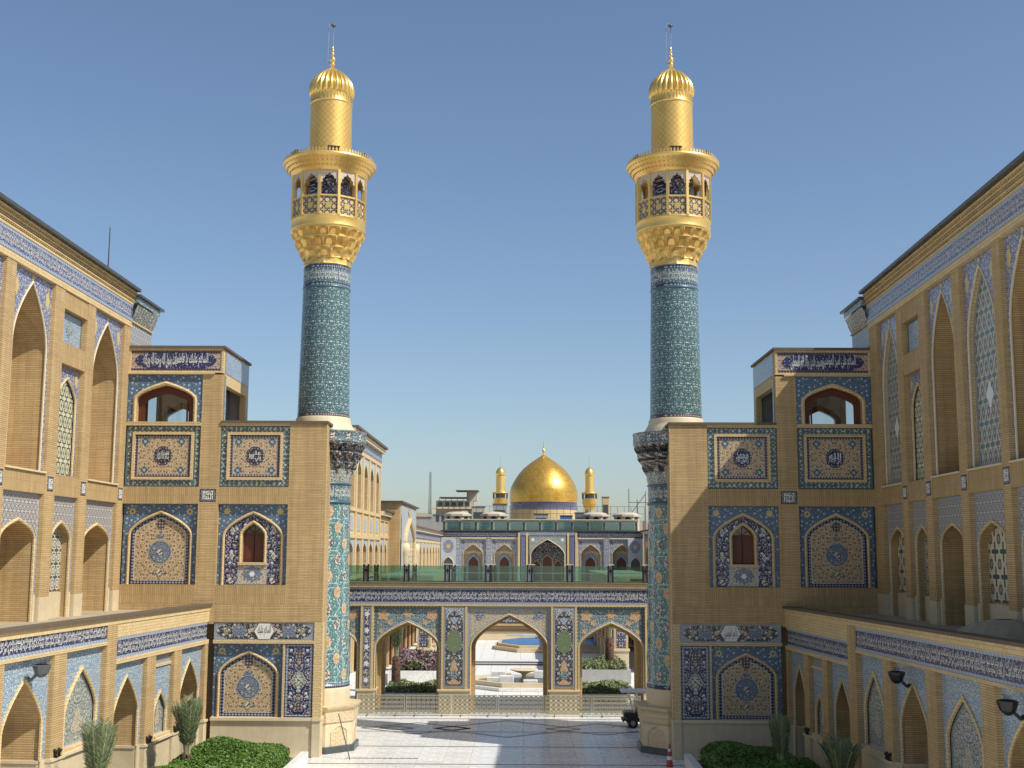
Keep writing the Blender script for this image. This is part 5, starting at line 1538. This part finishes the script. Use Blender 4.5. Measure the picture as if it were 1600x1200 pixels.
# ------------------------------------------------------------------ far court: wings, iwan front, dome
def far_wing(name, label, X0, s, secs):
    P = thing(name, label, 'building', (X0, 0, 0), PI / 2 if s < 0 else -PI / 2, 'wings of the far court')
    sg = 1 if s < 0 else -1
    for (a, b, zt, rows, off) in secs:
        u0, u1 = sorted((sg * a, sg * b))
        box(P, 'wall_core', 'brick', u0, u1, 1.2 - off, 2.2, 0, zt)
        q = thing_part('wing_section', P)
        for (z0, z1, n, kind) in rows:
            wbay = (u1 - u0) / n
            for k in range(n):
                c = u0 + (k + .5) * wbay; h = wbay / 2
                if kind == 'arch':
                    ar = (c, h * .58, z1 - (z1 - z0) * .36, (z1 - z0) * .24)
                    spandrel(q, 'tile_spandrel', 'tile_pale', c - h * .8, c + h * .8, z0, z1, ar, .1 - off)
                    niche(q, 'brick', ar, z0, .1 - off, .9)
                else:
                    box(q, 'brick_panel', 'brick_trim', c - h * .8, c + h * .8, .1 - off, 1.2 - off, z0, z1)
                    box(q, 'tile_square', 'tile_pale', c - h * .38, c + h * .38, .06 - off, .1 - off, z0 + .3, z1 - .35)
                for sd in (-1, 1): box(q, 'pilaster', 'brick_trim', c + sd * h * .8, c + sd * h, -off, 1.2 - off, z0, z1)
            box(q, 'brick_ledge', 'brick_trim', u0, u1, -.02 - off, 1.2 - off, z1, z1 + .3)
        top = rows[-1][1] + .3
        box(q, 'tile_band', 'script_violet', u0, u1, -.02 - off, 1.2 - off, top, zt - .5)
        letters(q, bandrows(u0 + .3, u1 - .3, top + .1, zt - .6, 4.0, .02), 'white_tile', -.03 - off)
        box(q, 'cornice', 'cream_stone', u0, u1, -.35 - off, 1.2 - off, zt - .5, zt - .1)
        box(q, 'roof_edge', 'coping', u0, u1, -.6 - off, 2.2, zt - .1, zt + .1)
    return P, sg
LFW, sg_ = far_wing('far_wing', 'sunlit pale brick wing with tall niches beyond the left minaret', -13.1, -1, [
    (93, 114, 18.9, [(0, 7.2, 5, 'arch'), (7.5, 10.4, 5, 'arch'), (10.7, 12.5, 5, 'sq'), (12.8, 17.2, 5, 'arch')], 0.0),
    (114, 121, 13.2, [(0, 6.5, 2, 'arch'), (6.8, 10.6, 2, 'arch'), (10.9, 12.2, 2, 'sq')], 0.0),
    (140, 200, 12.4, [(0, 6.2, 10, 'arch'), (6.5, 10.6, 10, 'arch')], 0.0)])
m = thing_part('portal', LFW)
box(m, 'portal_block', 'brick', 121, 140, -1.1, 6, 0, 14.2)
box(m, 'portal_tile', 'tile_pale', 122, 139, -1.16, -1.1, 10.5, 14.0)
spandrel(m, 'portal_spandrel', 'tile_pale', 122, 139, 0, 12.9, (130.5, 5.2, 10.4, 2.0), -1.2)
archfill(m, 'portal_lattice', 'lattice_yellow', (130.5, 5.2, 10.4, 2.0), 0, -1.14)
moulding(m, 'brick_trim', (130.5, 5.0, 10.4, 2.0), 0, -1.2, .5, .3)
for u in (124.6, 136.4): MB().lathe([(.35, 0), (.35, 9), (.55, 9.3), (.55, 9.9), (.4, 10.2)], 12, (u, -1.3)).build('portal_column', 'cream_stone', m, smooth=True)
blob(m, 'portal_star', 'ochre_tile', 130.5, 13.4, .9, .4, -1.22, 4, .4)
box(m, 'portal_coping', 'roof_metal', 120.7, 140.3, -1.4, 6, 14.2, 14.35)
RFW, _ = far_wing('far_wing', 'shaded brick wing at the right end of the far court', 20.1, 1, [(120, 200, 12.8, [(0, 6.2, 12, 'arch'), (6.5, 10.8, 12, 'arch')], 0.0)])
FF = thing('shrine_facade', 'far blue tiled shrine front with arched doors and a central iwan', 'building', (3.4, 200, 0))
def farbay(c, w):
    q = thing_part('arched_bay', FF)
    A = (c, w * .74, 8.9, 1.7)
    spandrel(q, 'tile_spandrel', 'tile_mauve', c - w, c + w, 0, 11.5, A, .3)
    frame(q, 'brick_frame', 'limestone', c - w, c + w, 0, 11.5, .09, .1, .3)
    moulding(q, 'brick_trim', (c, w * .72, 8.9, 1.66), 0, .3, .12, .1)
    niche(q, 'brick', A, 0, .31, 1.6, back='tile_beige_fine')
    archfill(q, 'door', 'wood', (c, w * .36, 7.6, 1.0), 0, 1.86)
    moulding(q, 'tile_azure', (c, w * .36, 7.6, 1.0), 0, 1.85, .42, .1, name='door_surround')
    box(q, 'brick_dado', 'wood', c - w * .72, c - w * .48, 1.8, 1.9, 0, 6.9); box(q, 'brick_dado', 'wood', c + w * .48, c + w * .72, 1.8, 1.9, 0, 6.9)
    m2 = MB()
    for k in range(9):
        t = -1 + k / 4
        m2.poly([(c + w * .7 * (t - .1), 1.5, 9.0 + .25 * (1 - abs(t))), (c + w * .7 * (t + .1), 1.5, 9.0 + .25 * (1 - abs(t))), (c + w * .7 * t, 1.2, 9.5 + .2 * (1 - abs(t)))])
    m2.build('vault_rim', 'cream_stone', q)
    for s in (-1, 1): blob(q, 'corner_flower', 'tile_navy', c + s * w * .72, 10.9, .3, .3, .28, 5, .2)
for c in (-11.2, -6.1, 8.0, 13.1): farbay(c, 2.2)
for c in (-13.7, -8.65, 10.55, 15.6):
    box(FF, 'tile_pilaster', 'tile_mauve', c - .42, c + .42, 0, 1, 0, 11.6)
q = thing_part('central_iwan', FF)
IW = (.95, 2.5, 8.9, 2.4)
spandrel(q, 'tile_spandrel', 'tile_grey_floral', -2.05, 3.95, 0, 12.0, (.95, 2.75, 8.9, 2.5), -.2)
niche(q, 'tile_dark_floral', (.95, 2.75, 8.9, 2.5), 0, -.2, 2.6, back='tile_dark_floral')
moulding(q, 'cream_stone', (.95, 2.7, 8.9, 2.45), 0, -.2, .14, .12)
for s in (-1, 0, 1):
    archfill(q, 'door', 'wood', (.95 + s * 1.75, .78 if s == 0 else .62, 8.0 if s == 0 else 7.2, .8), 0, 2.3)
    moulding(q, 'cream_stone', (.95 + s * 1.75, .78 if s == 0 else .62, 8.0 if s == 0 else 7.2, .8), 0, 2.3, .1, .1, name='door_frame')
    if s: blob(q, 'white_roundel', 'white_tile', .95 + s * 2.4, 11.35, .26, .26, -.22)
m2 = MB()
for row in range(4):
    for k in range(7 - row):
        c = .95 + (k - (6 - row) / 2) * .62; z = 9.0 + row * .5
        m2.poly([(c - .28, 2.0 - row * .4, z), (c, 2.3 - row * .4, z - .1), (c, 1.7 - row * .4, z + .42), (c - .28, 1.6 - row * .4, z + .4)])
        m2.poly([(c + .28, 2.0 - row * .4, z), (c, 2.3 - row * .4, z - .1), (c, 1.7 - row * .4, z + .42), (c + .28, 1.6 - row * .4, z + .4)])
m2.build('muqarnas_vault', 'tile_dark_floral', q)
for a, b in ((-3.9, -2.2), (4.1, 5.8)):
    box(q, 'script_pier', 'script_violet', a + .5, b - .5, -.24, .8, 0, 11.9)
    for e in (a, b - .4): box(q, 'brick_edge', 'brick_trim', e + .02, e + .38, -.3, .8, 0, 12.5)
box(q, 'script_beam', 'script_violet', -3.6, 5.5, -.26, .8, 12.0, 12.7)
letters(q, bandrows(-3.4, 5.3, 12.05, 12.65, 2.2, .02), 'white_tile', -.27)
box(FF, 'script_band', 'script_navy', -16.5, -3.9, .05, 1.2, 11.7, 12.6)
box(FF, 'script_band', 'script_navy', 5.8, 16.5, .05, 1.2, 11.7, 12.6)
letters(FF, bandrows(-16.3, -4.1, 11.75, 12.55, 3.0, .022) + bandrows(6.0, 16.3, 11.75, 12.55, 3.0, .022), 'white_tile', .04)
box(FF, 'brick_ledge', 'limestone', -16.5, 16.5, .0, 1.2, 11.5, 11.7)
box(FF, 'wall_core', 'limestone', -16.5, 16.5, 2.6, 9, 0, 12.6)
box(FF, 'roof_edge', 'roof_metal', -16.5, 16.5, -.35, 30, 12.7, 12.85)
for s, side in ((-1, 'left'), (1, 'right')):
    q = thing_part('corner_bay', FF)
    c = s * 15.2
    box(q, 'bay_wall', 'tile_pale', c - 1.2, c + 1.2, -.5, .04, 0, 11.5)
    blob(q, 'sun_medallion', 'tile_violet', c, 10.2, .85, 1.05, -.52, 12, .04)
    blob(q, 'medallion_heart', 'ochre_tile', c, 10.2, .3, .34, -.54, 6, .2)
    archfill(q, 'bay_window', 'dark_stone', (c, .75, 7.6, .9), 5, -.53)
    moulding(q, 'cream_stone', (c, .75, 7.6, .9), 5, -.52, .12, .1)
glass_railing('glass_railing', [-12.6 + k * 2.62 for k in range(13)], 200.4, 12.85, 1.5, 'pale glass railing on the far shrine roof', pw=.3)
RW_ = thing('roof_parapet', 'beige parapet wall behind the far glass railing', 'parapet', (3.4, 203, 12.85))
box(RW_, 'parapet_wall', 'plaster', -16, 16, 0, .4, 0, 1.75)
for k in range(12): box(RW_, 'parapet_panel', 'script_teal', -15.5 + k * 2.62, -13.4 + k * 2.62, -.06, 0, .2, 1.4)
box(RW_, 'parapet_cap', 'cream_stone', -16.1, 16.1, -.2, .5, 1.75, 1.9)

# dome and its two minarets
DZ = 270.0
DM = thing('golden_dome', 'large golden onion dome behind the far shrine front', 'dome', (5.0, DZ, 0))
pts_ = [(242, 587), (244, 545), (242, 508), (235, 480), (222, 450), (208, 426), (194, 403), (172, 373), (149, 347), (116, 319), (86, 296), (55, 275), (27, 257), (6, 242)]
kx = 7.52 / 244
zb = 20.15
prof = [(x * kx, zb + (587 - y) * kx) for x, y in pts_]
MB().lathe(prof, 96).build('dome_shell', 'gold_dome', DM, smooth=True)
MB().lathe([(7.35, 0), (7.35, 18.6)], 64).build('drum', 'brick_trim', DM, smooth=True)
MB().lathe([(7.4, 18.5), (7.4, 20.0), (7.46, 20.05), (7.46, 20.2), (7.2, 20.22)], 64).build('drum_band', 'script_violet', DM, smooth=True)
zt_ = prof[-1][1]
fin = [(.15, zt_ - .2), (.14, zt_ + .3), (.42, zt_ + .75), (.42, zt_ + .95), (.14, zt_ + 1.3), (.12, zt_ + 1.5), (.24, zt_ + 1.75), (.1, zt_ + 2.0), (.08, zt_ + 2.3), (.16, zt_ + 2.5), (.05, zt_ + 2.8), (.02, zt_ + 3.3)]
MB().lathe(fin, 14).build('finial', 'gold_bright', DM, smooth=True)
def small_minaret(x, label):
    P = thing('small_minaret', label, 'minaret', (x, DZ - 14, 0), group='small golden minarets beside the dome')
    MB().lathe([(.98, 0), (.98, 17.5)], 24).build('lower_shaft', 'gold', P, smooth=True)
    MB().lathe([(.99, 16.9), (.99, 18.1)], 24).build('tile_ring', 'plaster_grey', P, smooth=True)
    MB().lathe([(.98, 18.1), (1.2, 18.7), (1.45, 19.3), (1.5, 19.4), (1.5, 20.4), (1.55, 20.5)], 24).build('corbel', 'gold', P, smooth=True)
    MB().lathe([(1.0, 20.4), (1.0, 21.6)], 24).build('gallery_core', 'tile_navy_deep', P, smooth=True)
    for k in range(12):
        a = k * PI / 6
        MB().tube((1.5 * math.cos(a), 1.5 * math.sin(a), 20.4), (1.5 * math.cos(a), 1.5 * math.sin(a), 21.5), .09, n=6).build('gallery_post', 'coping', P)
    MB().lathe([(1.0, 21.4), (1.6, 21.4), (1.75, 21.6), (1.7, 21.75), (.9, 21.8)], 24).build('gallery_roof', 'gold', P, smooth=True)
    MB().lathe([(.92, 21.7), (.92, 25.2)], 24).build('upper_shaft', 'gold', P, smooth=True)
    MB().lathe([(.92, 25.1), (1.02, 25.3), (1.02, 25.7), (.9, 26.2), (.6, 26.7), (.2, 27.0), (.06, 27.1)], 24).build('cap', 'gold_bright', P, smooth=True)
    MB().tube((0, 0, 27), (0, 0, 29.6), .07, .02, 6).build('spike', 'gold_bright', P)
small_minaret(-4.35, 'small golden minaret left of the dome')
small_minaret(14.35, 'small golden minaret right of the dome')

# roofscape between
SKY_ = [(-11.0, 'leftmost'), (-4.7, 'second'), (12.9, 'third'), (18.3, 'rightmost')]
for k, (x, nm) in enumerate(SKY_):
    Q = thing('roof_lantern', '%s cream octagonal roof lantern behind the far railing' % nm, 'roof lantern', (x, 212, 12.85), group='cream roof lanterns')
    w = 2.3
    O8 = lambda r: [(r * math.cos(PI / 8 + i * PI / 4), r * math.sin(PI / 8 + i * PI / 4)) for i in range(8)]
    MB().vprism(O8(w), 0, 2.6).build('lantern_wall', 'plaster', Q)
    MB().vprism(O8(w * 1.12), 2.6, 2.95).build('eave', 'plaster', Q)
    MB().lathe([(w * .95, 2.95), (w * .8, 3.2), (w * .5, 3.35), (.05, 3.42)], 16).build('cap', 'plaster', Q, smooth=True)
    for i in range(8):
        a = -PI / 2 + (i - 3.5) * PI / 4 + PI / 8
        pw = thing_part('arched_window', Q, (0, 0, 0), i * PI / 4)
        archfill(pw, 'opening', 'dark_interior', (0, .5, 2.2, .4), 1.4, -w * math.cos(PI / 8) - .01)
BL = thing('rooftop_building', 'cluttered grey rooftop building with flat canopies left of the dome', 'building', (-12.6, 232, 0))
for n_, mt, b in (('storey', 'plaster_grey', (-4.2, 4.4, 0, 8, 0, 16.4)), ('storey', 'plaster', (-3.6, 3.4, .4, 7, 16.4, 19.0)), ('balcony_slab', 'cream_stone', (-4.3, 3.9, -.6, 1, 17.4, 17.75)), ('stair_tower', 'plaster', (2.2, 4.2, 1, 5, 19.0, 20.8)), ('canopy', 'coping', (-2.9, 2.4, -1, 5, 19.5, 19.62)), ('canopy', 'coping', (.2, 4.5, -1, 5, 20.8, 20.92)), ('side_block', 'plaster_grey', (-9, -4.2, 0, 6, 0, 15.9)), ('parapet', 'plaster', (-9, -4.3, -.2, .1, 15.9, 16.6))):
    MB().box(*b).build(n_, mt, BL)
for k in range(7): MB().box(-3.5 + k * 1.05, -2.9 + k * 1.05, -.05, .0, 15.0, 16.2).build('window', 'dark_stone', BL)
for k in range(6): MB().tube((-2.8 + k * 1.1, -.9, 17.7), (-2.8 + k * 1.1, -.9, 19.5), .06, n=5).build('canopy_post', 'roof_metal', BL)
for k in range(5): MB().box(-3.2 + k * 1.3, -2.4 + k * 1.3, .3, .38, 17.9, 18.7).build('opening', 'dark_stone', BL)
bevbox(BL, 'water_tank', 'plaster_grey', 1.2, 2.6, -1.5, -.3, 15.6, 17.0, .3)
MA = thing('antenna_mast', 'tall lattice antenna mast on the roofs at left', 'mast', (-17.6, 236, 15.5))
for dx, dy in ((-.28, -.25), (.28, -.25), (0, .3)): MB().tube((dx, dy, 0), (dx * .6, dy * .6, 9.2), .05, .04, 5).build('mast_leg', 'steel', MA)
m = MB()
for k in range(14):
    z0, z1 = k * .65, (k + 1) * .65
    f0, f1 = 1 - .4 * z0 / 9.2, 1 - .4 * z1 / 9.2
    L3 = [(-.28, -.25), (.28, -.25), (0, .3)]
    for a in range(3):
        p_, q_ = L3[a], L3[(a + 1) % 3]
        m.tube((p_[0] * f0, p_[1] * f0, z0), (q_[0] * f1, q_[1] * f1, z1), .035, n=4).tube((p_[0] * f0, p_[1] * f0, z0), (q_[0] * f0, q_[1] * f0, z0), .035, n=4)
stuff(m.build('mast_bracing', 'steel', MA))
UN = [(-3.9, 226, 2.6, 3.2, 'plaster_grey', 'grey rooftop cabin left of the golden dome'), (8.2, 222, 2.2, 1.0, 'pool_liner', 'blue rooftop tank below the dome'), (16.3, 236, 1.3, 5.0, 'brick_trim', 'slim brick roof shaft right of the dome'),
      (-7.8, 224, 2.4, 2.6, 'plaster', 'cream roof hut between lanterns'), (3.6, 222, 2.6, 1.3, 'plaster_grey', 'grey air handling box below the dome'), (10.8, 224, 1.8, 1.6, 'steel', 'steel roof unit right below the dome')]
for x, y, w, h, mt, lb in UN:
    Q = thing('roof_unit', lb, 'roof unit', (x, y, 12.85))
    bevbox(Q, 'casing', mt, -w / 2, w / 2, -.8, .8, 0, 2.0 + h, .05)
    MB().box(-w * .36, w * .36, -.84, -.8, 1.4, 1.6 + h * .8).build('front_panel', 'dark_stone' if mt != 'pool_liner' else 'pool_liner', Q)
    MB().box(-w / 2 - .1, w / 2 + .1, -.9, .9, 2.0 + h, 2.12 + h).build('lid', 'coping', Q)
RR = thing('roof_guardrail', 'thin metal guardrail across the roofs around the dome', 'guardrail', (0, 218, 12.85))
for k in range(26): MB().tube((-8 + k * 1.2, 0, 0), (-8 + k * 1.2, 0, 4.6), .045, n=4).build('guard_post', 'roof_metal', RR)
for z in (3.3, 4.6): MB().tube((-8, 0, z), (22, 0, z), .04, n=4).build('guard_bar', 'roof_metal', RR)
SF = thing('scaffold', 'thin scaffold poles on the roof at far right', 'scaffold', (20.6, 222, 12.85))
for x, h in ((-1, 8), (.5, 6), (2, 7.5)): MB().tube((x, 0, 0), (x, 0, h), .07, n=5).build('scaffold_pole', 'roof_metal', SF)
MB().tube((-1, 0, 3), (2, 0, 7), .06, n=5).build('scaffold_brace', 'roof_metal', SF)
MB().tube((-1, 0, 5.5), (2.4, 0, 5.5), .06, n=5).build('scaffold_brace', 'roof_metal', SF)
MB().box(-1.4, 2.4, .2, 6, 0, 2.2).build('scaffold_base', 'plaster', SF)
structure(MB().box(-40, 50, 203.5, 300, 0, 12.8).build('terrain', 'roof_deck'))
